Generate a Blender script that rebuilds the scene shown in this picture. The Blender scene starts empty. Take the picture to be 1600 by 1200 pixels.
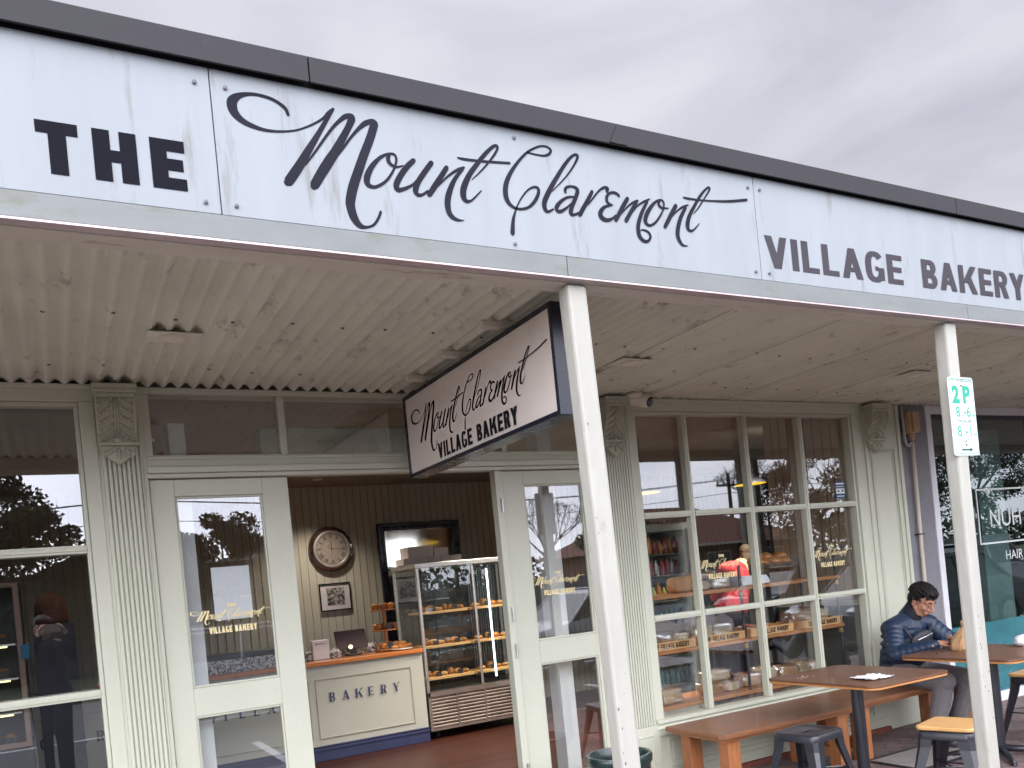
import bpy, bmesh, math, random
from mathutils import Vector, Matrix, noise as mn
random.seed(7)
R=math.radians
scene=bpy.context.scene
col=scene.collection
# ---------------------------------------------------------------- camera
CAM=Vector((0,-4.7,1.55))
cd=bpy.data.cameras.new("camera"); cam=bpy.data.objects.new("camera",cd); col.objects.link(cam)
yaw,pit,rol=R(28.68),R(.166),R(-5.638)
fwd=Vector((math.sin(yaw)*math.cos(pit),math.cos(yaw)*math.cos(pit),math.sin(pit)))
rt=Vector((math.cos(yaw),-math.sin(yaw),0)); up=rt.cross(fwd)
RR=rt*math.cos(rol)+up*math.sin(rol); UU=up*math.cos(rol)-rt*math.sin(rol)
M3=Matrix((RR,UU,-fwd)).transposed()
cam.matrix_world=Matrix.Translation(CAM)@M3.to_4x4()
cd.sensor_width=36; cd.sensor_fit='HORIZONTAL'; cd.lens=1305.3/1600*36
cd.shift_y=307.5/1600; cd.clip_start=.03; cd.clip_end=2000
scene.camera=cam
# ---------------------------------------------------------------- sky
w=bpy.data.worlds.new("World"); scene.world=w; w.use_nodes=True
nt=w.node_tree; nt.nodes.clear()
def N(t,**k):
    n=nt.nodes.new(t)
    for a,b in k.items(): setattr(n,a,b)
    return n
out=N('ShaderNodeOutputWorld'); bg=N('ShaderNodeBackground'); bg.inputs['Strength'].default_value=.1
sky=N('ShaderNodeTexSky',sky_type='NISHITA'); sky.sun_disc=False; sky.sun_elevation=R(48); sky.sun_rotation=R(205)
tc=N('ShaderNodeTexCoord'); mp=N('ShaderNodeMapping'); mp.inputs['Scale'].default_value=(1.3,1.3,3.2); mp.inputs['Location'].default_value=(.35,.1,.2)
n1=N('ShaderNodeTexNoise'); n1.inputs['Scale'].default_value=2.1; n1.inputs['Detail'].default_value=7; n1.inputs['Roughness'].default_value=.5; n1.inputs['Distortion'].default_value=.35
cr=N('ShaderNodeValToRGB'); e=cr.color_ramp.elements
e[0].position=.36; e[0].color=(5.6,5.72,6.6,1); e[1].position=.66; e[1].color=(8.1,8.2,8.85,1)
x=cr.color_ramp.elements.new(.5); x.color=(6.7,6.8,7.65,1)
n2=N('ShaderNodeTexNoise'); n2.inputs['Scale'].default_value=2.3; n2.inputs['Detail'].default_value=5
cr2=N('ShaderNodeValToRGB'); cr2.color_ramp.elements[0].position=.80; cr2.color_ramp.elements[1].position=.88
cr2.color_ramp.elements[1].color=(.55,.55,.55,1)
mx=N('ShaderNodeMixRGB')
nt.links.new(tc.outputs['Generated'],mp.inputs[0]); nt.links.new(mp.outputs[0],n1.inputs['Vector']); nt.links.new(mp.outputs[0],n2.inputs['Vector'])
nt.links.new(n1.outputs['Fac'],cr.inputs[0]); nt.links.new(n2.outputs['Fac'],cr2.inputs[0])
nt.links.new(cr2.outputs[0],mx.inputs[0]); nt.links.new(cr.outputs[0],mx.inputs[1]); nt.links.new(sky.outputs[0],mx.inputs[2])
# sky brightened out of view on the street side (-Y), to light the facade
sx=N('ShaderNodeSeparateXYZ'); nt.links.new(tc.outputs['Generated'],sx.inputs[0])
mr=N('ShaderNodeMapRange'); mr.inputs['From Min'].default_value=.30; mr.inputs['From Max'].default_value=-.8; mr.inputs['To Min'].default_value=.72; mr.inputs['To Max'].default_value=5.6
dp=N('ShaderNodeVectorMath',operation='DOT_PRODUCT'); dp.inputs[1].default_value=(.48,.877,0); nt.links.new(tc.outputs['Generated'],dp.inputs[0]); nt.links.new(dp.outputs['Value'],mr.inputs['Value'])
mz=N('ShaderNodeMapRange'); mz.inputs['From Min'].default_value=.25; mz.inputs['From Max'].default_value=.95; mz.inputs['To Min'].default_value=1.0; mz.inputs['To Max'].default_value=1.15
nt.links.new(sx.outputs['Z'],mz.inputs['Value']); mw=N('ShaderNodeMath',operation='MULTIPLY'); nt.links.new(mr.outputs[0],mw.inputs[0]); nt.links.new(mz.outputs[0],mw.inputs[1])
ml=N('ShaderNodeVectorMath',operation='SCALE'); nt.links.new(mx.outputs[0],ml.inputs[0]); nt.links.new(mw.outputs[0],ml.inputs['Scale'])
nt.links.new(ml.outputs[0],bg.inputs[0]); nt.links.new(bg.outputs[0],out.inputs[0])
sl=bpy.data.lights.new("sun",'SUN'); sl.energy=.5; sl.angle=R(35); sl.color=(1,.97,.92)
sun=bpy.data.objects.new("sun",sl); col.objects.link(sun)
# towards the sun: south-west-ish, from the street side
sd=Vector((-.30,-.85,.53)).normalized(); sun.rotation_euler=sd.to_track_quat('Z','Y').to_euler()
sky.sun_elevation=math.asin(sd.z); sky.sun_rotation=math.atan2(sd.x,sd.y)
vs=scene.view_settings; vs.view_transform='Standard'; vs.look='None'; vs.exposure=0.42; vs.gamma=1
scene.cycles.use_denoising=True
scene.cycles.max_bounces=10; scene.cycles.transparent_max_bounces=24; scene.cycles.glossy_bounces=6; scene.cycles.diffuse_bounces=7
scene.cycles.caustics_reflective=False; scene.cycles.caustics_refractive=False; scene.cycles.sample_clamp_indirect=6
# ---------------------------------------------------------------- materials
_m={}
def mat(name,c,rough=.6,c2=None,sc=6,amt=.5,bump=0,bsc=60,metal=0,spec=.5,dirt=None,dsc=3,dpos=.62,stretch=(1,1,1),emit=None,es=1,wood=False,coat=0,alpha=1,trans=0):
    if name in _m: return _m[name]
    m=bpy.data.materials.new(name); m.use_nodes=True; t=m.node_tree; b=t.nodes['Principled BSDF']; L=t.links.new
    def NN(k,**kw):
        n=t.nodes.new(k)
        for a,v in kw.items(): setattr(n,a,v)
        return n
    b.inputs['Roughness'].default_value=rough; b.inputs['Metallic'].default_value=metal; b.inputs['Specular IOR Level'].default_value=spec
    b.inputs['Coat Weight'].default_value=coat; b.inputs['Alpha'].default_value=alpha; b.inputs['Transmission Weight'].default_value=trans
    b.inputs['Base Color'].default_value=(*c,1)
    g=NN('ShaderNodeTexCoord'); oi=NN('ShaderNodeObjectInfo'); ad=NN('ShaderNodeVectorMath',operation='MULTIPLY_ADD')
    ad.inputs[1].default_value=(1,1,1)
    vv=NN('ShaderNodeCombineXYZ'); mm=NN('ShaderNodeMath',operation='MULTIPLY'); mm.inputs[1].default_value=17.3
    L(oi.outputs['Random'],mm.inputs[0]); L(mm.outputs[0],vv.inputs[0]); L(mm.outputs[0],vv.inputs[1])
    L(g.outputs['Object'],ad.inputs[0]); L(vv.outputs[0],ad.inputs[2])
    mp=NN('ShaderNodeMapping'); mp.inputs['Scale'].default_value=stretch; L(ad.outputs[0],mp.inputs[0])
    if c2 is None: c2=tuple(x*.82 for x in c)
    no=NN('ShaderNodeTexNoise'); no.inputs['Scale'].default_value=sc; no.inputs['Detail'].default_value=6; no.inputs['Roughness'].default_value=.6
    if wood: no.inputs['Distortion'].default_value=.6
    L(mp.outputs[0],no.inputs['Vector'])
    r=NN('ShaderNodeValToRGB'); r.color_ramp.elements[0].position=.5-.5*amt*.6-.0; r.color_ramp.elements[1].position=.5+.5*amt*.6
    r.color_ramp.elements[0].color=(*c2,1); r.color_ramp.elements[1].color=(*c,1); L(no.outputs['Fac'],r.inputs[0])
    cur=r.outputs[0]
    if dirt:
        d=NN('ShaderNodeTexNoise'); d.inputs['Scale'].default_value=dsc; d.inputs['Detail'].default_value=9; d.inputs['Roughness'].default_value=.68
        L(mp.outputs[0],d.inputs['Vector'])
        rr=NN('ShaderNodeValToRGB'); rr.color_ramp.elements[0].position=dpos; rr.color_ramp.elements[1].position=min(dpos+.12,1)
        L(d.outputs['Fac'],rr.inputs[0]); mi=NN('ShaderNodeMixRGB'); mi.inputs[2].default_value=(*dirt,1)
        L(rr.outputs[0],mi.inputs[0]); L(cur,mi.inputs[1]); cur=mi.outputs[0]
    L(cur,b.inputs['Base Color'])
    rn=NN('ShaderNodeMapRange'); rn.inputs['To Min'].default_value=max(rough-.08,0.02); rn.inputs['To Max'].default_value=min(rough+.12,1)
    L(no.outputs['Fac'],rn.inputs['Value']); L(rn.outputs[0],b.inputs['Roughness'])
    if bump:
        bn=NN('ShaderNodeTexNoise'); bn.inputs['Scale'].default_value=bsc; bn.inputs['Detail'].default_value=5; L(mp.outputs[0],bn.inputs['Vector'])
        bb=NN('ShaderNodeBump'); bb.inputs['Strength'].default_value=bump; bb.inputs['Distance'].default_value=.01
        L(bn.outputs['Fac'],bb.inputs['Height']); L(bb.outputs[0],b.inputs['Normal'])
    if emit:
        b.inputs['Emission Color'].default_value=(*emit,1); b.inputs['Emission Strength'].default_value=es
    _m[name]=m; return m
def glassmat(name,tint=(.97,.985,.98),base=.10,k=.75,rough=0.0,ior=1.5):
    if name in _m: return _m[name]
    m=bpy.data.materials.new(name); m.use_nodes=True; t=m.node_tree; t.nodes.clear(); L=t.links.new
    o=t.nodes.new('ShaderNodeOutputMaterial'); mi=t.nodes.new('ShaderNodeMixShader'); tr=t.nodes.new('ShaderNodeBsdfTransparent'); gl=t.nodes.new('ShaderNodeBsdfGlossy')
    tr.inputs[0].default_value=(*tint,1); gl.inputs['Roughness'].default_value=rough; gl.inputs[0].default_value=(.97,.98,1,1)
    f0=t.nodes.new('ShaderNodeLayerWeight'); f0.inputs[0].default_value=.5
    f=t.nodes.new('ShaderNodeMath'); f.operation='POWER'; f.inputs[1].default_value=4.0; L(f0.outputs['Facing'],f.inputs[0])
    a=t.nodes.new('ShaderNodeMath'); a.operation='MULTIPLY_ADD'; a.inputs[1].default_value=k; a.inputs[2].default_value=base
    L(f.outputs[0],a.inputs[0]); L(a.outputs[0],mi.inputs[0]); L(tr.outputs[0],mi.inputs[1]); L(gl.outputs[0],mi.inputs[2]); L(mi.outputs[0],o.inputs[0])
    _m[name]=m; return m
M=dict(
 sage=mat('sage_paint',(.58,.595,.485),.45,(.53,.545,.44),3,.8,.14,70,dirt=(.34,.33,.27),dsc=9,dpos=.66,coat=.08,stretch=(1,1,.5)),
 sagedark=mat('sage_paint_old',(.50,.51,.40),.5,(.38,.385,.30),9,.7,.3,60,dirt=(.2,.18,.14),dsc=12,dpos=.62),
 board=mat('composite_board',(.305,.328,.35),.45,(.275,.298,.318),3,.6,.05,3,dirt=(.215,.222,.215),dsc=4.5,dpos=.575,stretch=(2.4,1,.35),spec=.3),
 trim=mat('aluminium_trim',(.20,.212,.208),.5,(.16,.172,.168),5,.7,.05,40,dirt=(.13,.135,.085),dsc=2.2,dpos=.54,stretch=(1,1,2.5),spec=.5),
 flash=mat('dark_flashing',(.036,.034,.038),.55,(.028,.027,.030),4,.6,.04,20,spec=.25,dirt=(.08,.078,.08),dsc=4,dpos=.66),
 soffit=mat('soffit_paint',(.79,.79,.665),.6,(.62,.62,.515),3,.8,.12,120,dirt=(.34,.30,.23),dsc=8,dpos=.585,stretch=(1,.6,1)),
 beam=mat('beam_paint',(.72,.69,.60),.6,(.62,.59,.50),6,.8,.25,40,dirt=(.24,.19,.15),dsc=7,dpos=.585,stretch=(.35,1,1)),
 post=mat('post_paint',(.44,.435,.385),.7,(.37,.36,.315),5,.7,.35,35,dirt=(.27,.24,.21),dsc=11,dpos=.64,stretch=(1,1,.35)),
 black=mat('black_vinyl',(.035,.035,.05),.4,(.03,.03,.04),6),
 vinylk=mat('sign_vinyl_black',(.012,.012,.018),.8,(.010,.010,.015),6,spec=.08),
 vinyl=mat('faded_vinyl',(.024,.024,.034),.8,(.018,.018,.026),6,spec=.1),
 vgrey=mat('faded_grey_vinyl',(.062,.057,.066),.6,(.055,.05,.058),6,spec=.1),
 inkblack=mat('black_paint',(.010,.010,.014),.5,(.008,.008,.012),6,spec=.2),
 navy=mat('navy_frame',(.012,.014,.03),.25,(.01,.012,.025),6),
 signface=mat('acrylic_sign',(.86,.78,.72),.18,(.82,.74,.68),1.2,.8,0,30,coat=.4,dirt=(.5,.43,.4),dsc=5,dpos=.72),
 gold=mat('gold_leaf',(.95,.82,.46),.4,(.88,.72,.36),20,metal=.15),
 wood=mat('stained_wood',(.30,.135,.062),.42,(.15,.062,.03),7,.9,.12,60,stretch=(1,9,9),wood=True,coat=.08,spec=.35,dirt=(.09,.04,.022),dsc=5,dpos=.66),
 woodz=mat('stained_wood_leg',(.50,.20,.075),.42,(.28,.10,.038),7,.9,.15,60,stretch=(9,9,1),wood=True,coat=.2,dirt=(.12,.045,.02),dsc=7,dpos=.68),
 tabletop=mat('table_wood',(.20,.095,.052),.42,(.095,.042,.024),6,.9,.05,60,stretch=(1,7,7),wood=True,coat=.1,spec=.35),
 edgewood=mat('ply_edge',(.62,.29,.10),.45,(.45,.19,.06),9,.8,.1,80,stretch=(1,1,6)),
 pine=mat('pine',(.78,.48,.20),.4,(.62,.34,.12),7,.8,.08,60,stretch=(8,1,1),wood=True,coat=.2),
 crate=mat('crate_wood',(.88,.50,.21),.55,(.66,.36,.15),8,.9,.2,50,stretch=(1.5,8,8),wood=True),
 shelfw=mat('shelf_wood',(.60,.27,.10),.4,(.36,.14,.05),6,.9,.1,60,stretch=(1,8,8),wood=True),
 steelb=mat('black_steel',(.022,.024,.032),.32,(.016,.017,.024),7,.6,.06,90,spec=.6,coat=.25,dirt=(.06,.06,.07),dsc=30,dpos=.72),
 chrome=mat('stainless',(.80,.78,.77),.36,(.68,.66,.65),7,.6,.02,60,metal=1,stretch=(1,1,8)),
 dkmetal=mat('dark_metal',(.10,.10,.11),.4,None,6,metal=.8),
 white=mat('white_paint',(.80,.80,.80),.5,(.74,.74,.75),3,.6,.05,60),
 whitep=mat('white_paper',(.90,.90,.94),.8,(.87,.87,.91),3),
 paper=mat('tissue',(.84,.83,.86),.9,(.76,.75,.79),9,.8,.4,30),
 tongue=mat('beadboard_paint',(.47,.455,.39),.55,(.44,.425,.365),2,.6),
 cream=mat('cream_panel',(.50,.39,.27),.55,(.44,.34,.23),3,.6,.05,40),
 counterp=mat('counter_paint',(.45,.46,.425),.5,(.42,.43,.395),2,.6,.03,40),
 countertop=mat('counter_wood',(.62,.22,.05),.3,(.42,.12,.025),6,.9,.05,60,stretch=(1,8,8),wood=True,coat=.5),
 plinth=mat('navy_plinth',(.035,.045,.12),.45,(.03,.038,.10),4),
 floorw=mat('jarrah_floor',(.10,.028,.016),.5,(.05,.013,.009),5,.9,.05,60,stretch=(7,1,7),wood=True,coat=.05,spec=.3),
 asphalt=mat('asphalt',(.11,.107,.11),.85,(.08,.078,.081),40,.8,.4,200),
 grey=mat('grey_render',(.245,.24,.258),.8,(.185,.18,.198),6,1,.7,45,dirt=(.2,.18,.22),dsc=10,dpos=.62),
 lilac=mat('white_alu',(.74,.74,.78),.4,(.68,.68,.72),5),
 teal=mat('teal_film',(.045,.20,.23),.25,(.028,.135,.16),3,.9,0,30,dirt=(.08,.30,.33),dsc=5,dpos=.6,stretch=(1,1,2)),
 pvc=mat('pvc',(.62,.55,.46),.45,(.55,.48,.40),5),
 pvcg=mat('grey_flex',(.45,.43,.42),.5,None,5),
 junction=mat('tan_plastic',(.48,.31,.19),.5,(.42,.26,.155),5,dirt=(.25,.15,.09),dsc=12,dpos=.66),
 camw=mat('camera_plastic',(.74,.69,.58),.4,(.68,.63,.53),5),
 lens=mat('navy_lens',(.008,.012,.05),.08,None,5,coat=.8),
 signw=mat('sign_white',(.62,.67,.65),.35,(.76,.81,.79),4,spec=.6),
 signg=mat('sign_green',(.02,.36,.24),.4,(.018,.32,.21),8),
 signdg=mat('sign_dark_green',(.005,.09,.06),.4,None,8),
 brass=mat('brass',(.55,.36,.12),.3,None,8,metal=1),
 rosew=mat('clock_wood',(.055,.016,.010),.22,(.03,.009,.006),8,.8,coat=.8),
 clockf=mat('clock_face',(.36,.31,.27),.45,(.24,.20,.17),22,metal=.2),
 pot=mat('green_glaze',(.014,.036,.034),.3,(.01,.028,.026),6,coat=.5),
 soil=mat('soil',(.05,.025,.015),.95,(.02,.012,.01),25,.9,1,60),
 concrete=mat('concrete',(.30,.28,.26),.85,(.22,.205,.19),8,.8,.3,80,dirt=(.13,.12,.11),dsc=5,dpos=.6),
 brickr=mat('brick_red',(.26,.075,.045),.8,(.16,.05,.035),14,.9,.4,60),
 skin=mat('skin',(.47,.25,.165),.55,(.42,.20,.13),14,.6,.06,180,spec=.4),
 skin2=mat('skin_fair',(.60,.34,.24),.5,(.55,.29,.2),14,.5),
 hair=mat('black_hair',(.010,.008,.008),.55,(.005,.004,.004),60,.8,.8,130,stretch=(1,1,.25),spec=.25),
 jacket=mat('navy_nylon',(.013,.030,.066),.45,(.010,.024,.054),5,.6,.25,30,spec=.5),
 trouser=mat('grey_trousers',(.25,.235,.245),.8,(.20,.187,.195),12,.8,.3,25),
 bagn=mat('dark_bag',(.022,.022,.035),.55,(.016,.016,.026),20,.6,.2,150),
 kraft=mat('kraft_paper',(.42,.25,.13),.8,(.32,.18,.085),9,.9,1,26),
 phone=mat('phone_black',(.01,.01,.012),.15,None,8,coat=.6),
 red=mat('red_cloth',(.55,.012,.018),.7,(.42,.008,.012),9,.7,.1,30),
 blond=mat('blond_hair',(.09,.05,.022),.8,(.04,.022,.01),40,.8,.5,120),
 coat=mat('dark_coat',(.006,.007,.015),.95,(.004,.005,.010),9,spec=.1),
 jeans=mat('dark_jeans',(.012,.016,.032),.85,(.01,.012,.025),20),
 bread=mat('bread_crust',(.66,.36,.15),.7,(.42,.19,.07),9,.9,.4,40),
 bread2=mat('bread_seeded',(.76,.56,.30),.8,(.50,.32,.14),45,.9,.6,90),
 crumb=mat('bread_crumb',(.86,.70,.48),.85,(.70,.52,.32),40,.8,.4,90),
 bun=mat('bun_glaze',(.66,.27,.055),.35,(.42,.13,.025),6,.9,.1,40,coat=.4),
 pastry=mat('pastry',(.42,.20,.07),.6,(.22,.08,.03),12,.9,.5,60),
 wicker=mat('wicker',(.24,.13,.06),.7,(.10,.05,.022),25,.9,.8,60),
 greenp=mat('packet_green',(.03,.14,.12),.5,(.015,.07,.07),12),
 orangep=mat('juice_orange',(.50,.20,.04),.4,None,12),
 yellowp=mat('juice_yellow',(.42,.40,.10),.4,None,12),
 redp=mat('can_red',(.22,.03,.035),.4,None,12),
 terracotta=mat('terracotta',(.13,.045,.026),.7,(.10,.034,.02),5,emit=None),
 bluep=mat('box_blue',(.03,.22,.40),.5,None,8),
 cardbox=mat('pink_carton',(.80,.71,.68),.7,(.74,.66,.63),4),
 floral=mat('floral_paper',(.70,.70,.70),.7,(.06,.06,.07),38,.25),
 purple=mat('tablet_back',(.055,.018,.035),.4,None,6),
 mirrorm=mat('mirror_glass',(.85,.82,.74),.02,(.85,.82,.74),6,metal=1),
 photo=mat('photo_print',(.38,.36,.36),.5,(.02,.02,.022),26,.3),
 lavender=mat('picture_mount',(.62,.58,.62),.7,None,4),
 led=mat('led_tube',(.9,.95,1),.5,None,5,emit=(.85,.95,1),es=3.2),
 bulb=mat('downlight_bulb',(1,.9,.7),.5,None,5,emit=(1,.80,.50),es=14),
 yell=mat('pendant_glow',(.9,.6,.05),.5,None,5,emit=(1,.62,.03),es=1.0),
 panell=mat('light_panel',(1,1,.9),.5,None,5,emit=(1,.95,.8),es=2.5),
 warmstrip=mat('warm_strip',(1,.9,.5),.5,None,5,emit=(1,.85,.35),es=2.2),
 ceil=mat('ceiling_paint',(.30,.28,.25),.8,None,3),
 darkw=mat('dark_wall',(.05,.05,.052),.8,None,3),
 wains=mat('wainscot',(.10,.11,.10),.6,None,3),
 glass=glassmat('window_glass'),
 glass2=glassmat('salon_glass',(.70,.80,.79),.12,.8),
 cabglass=glassmat('cabinet_glass',(.93,.97,.97),.07,.6),
 film=glassmat('plastic_film',(.97,.97,.98),.26,.7,.22),
 carglass=mat('car_glass',(.012,.014,.018),.05,None,5,coat=.6),
 tyre=mat('tyre',(.012,.012,.013),.8,None,9),
 rim=mat('rim',(.45,.45,.47),.3,None,9,metal=.9),
 silver=mat('car_silver',(.42,.43,.46),.28,(.40,.41,.44),3,metal=.5,coat=.8),
 carwhite=mat('car_white',(.74,.75,.77),.3,(.72,.73,.75),3,coat=.8),
 cardark=mat('car_charcoal',(.035,.04,.05),.25,None,3,metal=.3,coat=.9),
 lampr=mat('tail_lamp',(.35,.01,.01),.15,None,4,coat=.8),
 bark=mat('bark',(.06,.045,.035),.9,(.035,.026,.02),12,.9,.8,20),
 leaf=mat('leaf_dark',(.045,.055,.02),.7,(.022,.03,.012),9,.9),
 leaf2=mat('leaf_bronze',(.075,.05,.02),.7,(.03,.026,.012),9,.9),
 roof=mat('terracotta_tiles',(.20,.075,.05),.8,(.12,.045,.032),8,.9,.6,9,stretch=(1,1,1)),
 housebr=mat('house_brick',(.22,.12,.08),.85,(.15,.08,.055),12,.9,.3,40),
 tin=mat('tin_roof',(.32,.35,.38),.5,None,4),
 polew=mat('pole_wood',(.07,.055,.045),.9,None,12),
)
# ---------------------------------------------------------------- mesh builder
def org(p):
    v=Vector((0,0,0))
    while p is not None: v+=p.location; p=p.parent
    return v
class MB:
    def __init__(s): s.v=[]; s.f=[]; s.mi=[]; s.m=0; s.pc=[]
    def add(s,vs,fs):
        o=len(s.v); s.pc.append((o,len(s.f))); s.v+= [tuple(v) for v in vs]; s.f+=[tuple(i+o for i in f) for f in fs]; s.mi+=[s.m]*len(fs); return s
    def box(s,x0,y0,z0,x1,y1,z1,rz=0,c=None):
        vs=[(x,y,z) for z in (z0,z1) for y in (y0,y1) for x in (x0,x1)]
        if rz:
            cx,cy=c or ((x0+x1)/2,(y0+y1)/2); a,b=math.cos(rz),math.sin(rz)
            vs=[(cx+(x-cx)*a-(y-cy)*b,cy+(x-cx)*b+(y-cy)*a,z) for x,y,z in vs]
        return s.add(vs,[(0,2,3,1),(4,5,7,6),(0,1,5,4),(2,6,7,3),(0,4,6,2),(1,3,7,5)])
    def prism(s,poly,axis,a,b):
        n=len(poly)
        def P(p,t):
            u,v=p
            return {'x':(t,u,v),'y':(u,t,v),'z':(u,v,t)}[axis]
        vs=[P(p,a) for p in poly]+[P(p,b) for p in poly]
        fs=[(i,(i+1)%n,n+(i+1)%n,n+i) for i in range(n)]+[tuple(range(n))[::-1],tuple(range(n,2*n))]
        return s.add(vs,fs)
    def tube(s,pts,r,n=10,cap=True,ry=None):
        pts=[Vector(p) for p in pts]; rs=r if isinstance(r,(list,tuple)) else [r]*len(pts)
        vs=[];prev=None
        for i,p in enumerate(pts):
            d=(pts[min(i+1,len(pts)-1)]-pts[max(i-1,0)]).normalized()
            if prev is None:
                a=Vector((0,0,1)) if abs(d.z)<.9 else Vector((1,0,0)); prev=d.cross(a).normalized()
            prev=(prev-d*prev.dot(d)).normalized(); q=d.cross(prev)
            for k in range(n):
                t=2*math.pi*k/n; vs.append(p+prev*math.cos(t)*rs[i]+q*math.sin(t)*(ry or rs[i]))
        fs=[(i*n+k,i*n+(k+1)%n,(i+1)*n+(k+1)%n,(i+1)*n+k) for i in range(len(pts)-1) for k in range(n)]
        if cap: fs+=[tuple(range(n))[::-1],tuple(range((len(pts)-1)*n,len(pts)*n))]
        return s.add(vs,fs)
    def lathe(s,prof,c=(0,0,0),n=24,axis='z'):
        vs=[]
        for r,h in prof:
            for k in range(n):
                t=2*math.pi*k/n; a,b=r*math.cos(t),r*math.sin(t)
                v={'z':(a,b,h),'y':(a,h,b),'x':(h,a,b)}[axis]; vs.append((v[0]+c[0],v[1]+c[1],v[2]+c[2]))
        fs=[(i*n+k,i*n+(k+1)%n,(i+1)*n+(k+1)%n,(i+1)*n+k) for i in range(len(prof)-1) for k in range(n)]
        fs+=[tuple(range(n))[::-1],tuple(range((len(prof)-1)*n,len(prof)*n))]
        return s.add(vs,fs)
    def ell(s,c,r,rot=None,nu=16,nv=10,disp=None):
        c=Vector(c); vs=[]; fs=[]
        rm=rot if rot is not None else Matrix.Identity(3)
        for j in range(nv+1):
            ph=math.pi*j/nv
            for i in range(nu):
                t=2*math.pi*i/nu; d=Vector((math.sin(ph)*math.cos(t),math.sin(ph)*math.sin(t),math.cos(ph)))
                k=1+(disp(d) if disp else 0)
                vs.append(c+rm@Vector((d.x*r[0]*k,d.y*r[1]*k,d.z*r[2]*k)))
        for j in range(nv):
            for i in range(nu): fs.append((j*nu+i,(j+1)*nu+i,(j+1)*nu+(i+1)%nu,j*nu+(i+1)%nu))
        return s.add(vs,fs)
    def cap(s,p0,r0,p1,r1,n=12):
        """closed tapered capsule"""
        p0=Vector(p0);p1=Vector(p1);d=(p1-p0);Ln=d.length;d=d.normalized() if Ln>1e-6 else Vector((0,0,1))
        pts=[];rs=[]
        for k in range(5):
            a=math.pi/2*(k/4); pts.append(p0-d*r0*math.cos(a)); rs.append(max(r0*math.sin(a),.0015))
        for k in range(1,4): pts.append(p0+d*Ln*k/4); rs.append(r0+(r1-r0)*k/4)
        for k in range(5):
            a=math.pi/2*(k/4); pts.append(p1+d*r1*math.sin(a)); rs.append(max(r1*math.cos(a),.0015))
        return s.tube(pts,rs,n)
    def quad(s,a,b,c,d): return s.add([a,b,c,d],[(0,1,2,3)])
    def frame(s,x0,z0,x1,z1,wd,y0,y1):
        """rectangular frame in the XZ plane"""
        s.box(x0,y0,z0,x0+wd,y1,z1); s.box(x1-wd,y0,z0,x1,y1,z1)
        s.box(x0+wd,y0,z0,x1-wd,y1,z0+wd); s.box(x0+wd,y0,z1-wd,x1-wd,y1,z1); return s
    def each(s,name,m,parent,**k):
        """one object per shape added"""
        o=[]; P=s.pc+[(len(s.v),len(s.f))]
        for (a,b),(c,d) in zip(P,P[1:]): q=MB(); q.add(s.v[a:c],[tuple(i-a for i in f) for f in s.f[b:d]]); o.append(q.build(name,m,parent,**k))
        return o
    def build(s,name,m,parent=None,world=True,smooth=False,bevel=0,bseg=2,remesh=0,smo=0,sub=0,auto=None):
        me=bpy.data.meshes.new(name); off=org(parent) if (parent is not None and world) else Vector((0,0,0))
        me.from_pydata([(v[0]-off.x,v[1]-off.y,v[2]-off.z) for v in s.v],[],s.f)
        ms=m if isinstance(m,(list,tuple)) else [m]
        for x in ms: me.materials.append(x)
        if len(ms)>1: me.polygons.foreach_set('material_index',s.mi)
        me.update()
        o=bpy.data.objects.new(name,me); col.objects.link(o)
        if parent is not None: o.parent=parent
        if remesh:
            md=o.modifiers.new('r','REMESH'); md.mode='VOXEL'; md.voxel_size=remesh
            if smo: sm=o.modifiers.new('s','SMOOTH'); sm.factor=.5; sm.iterations=smo
            bakeobj(o); smooth=True
        if bevel:
            bv=o.modifiers.new('bevel','BEVEL'); bv.width=bevel; bv.segments=bseg; bv.limit_method='ANGLE'; bv.angle_limit=R(35)
        if smooth or auto:
            o.data.polygons.foreach_set('use_smooth',[True]*len(o.data.polygons))
            if auto: o.data.set_sharp_from_angle(angle=R(auto))
        return o
def bakeobj(o):
    bpy.context.view_layer.update()
    dg=bpy.context.evaluated_depsgraph_get(); me=bpy.data.meshes.new_from_object(o.evaluated_get(dg))
    old=o.data; o.modifiers.clear(); o.data=me
def tag(o,label=None,cat=None,group=None,kind=None):
    if label: o['label']=label
    if cat: o['category']=cat
    if group: o['group']=group
    if kind: o['kind']=kind
    return o
def thing(name,label,cat,loc=(0,0,0),rz=0,group=None):
    o=bpy.data.objects.new(name,None); col.objects.link(o); o.location=loc; o.rotation_euler=(0,0,rz); o.empty_display_size=.1
    return tag(o,label,cat,group)
def dup(root,loc,rz=0,label=None,group=None):
    def cp(o,par):
        c=o.copy(); col.objects.link(c); c.parent=par
        for ch in [x for x in kids.get(o.name,[])]: cp(ch,c)
        return c
    kids={}
    for x in list(bpy.data.objects):
        if x.parent: kids.setdefault(x.parent.name,[]).append(x)
    r=cp(root,None); r.location=loc; r.rotation_euler=(0,0,rz)
    if label: r['label']=label
    if group: r['group']=group
    return r
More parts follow.
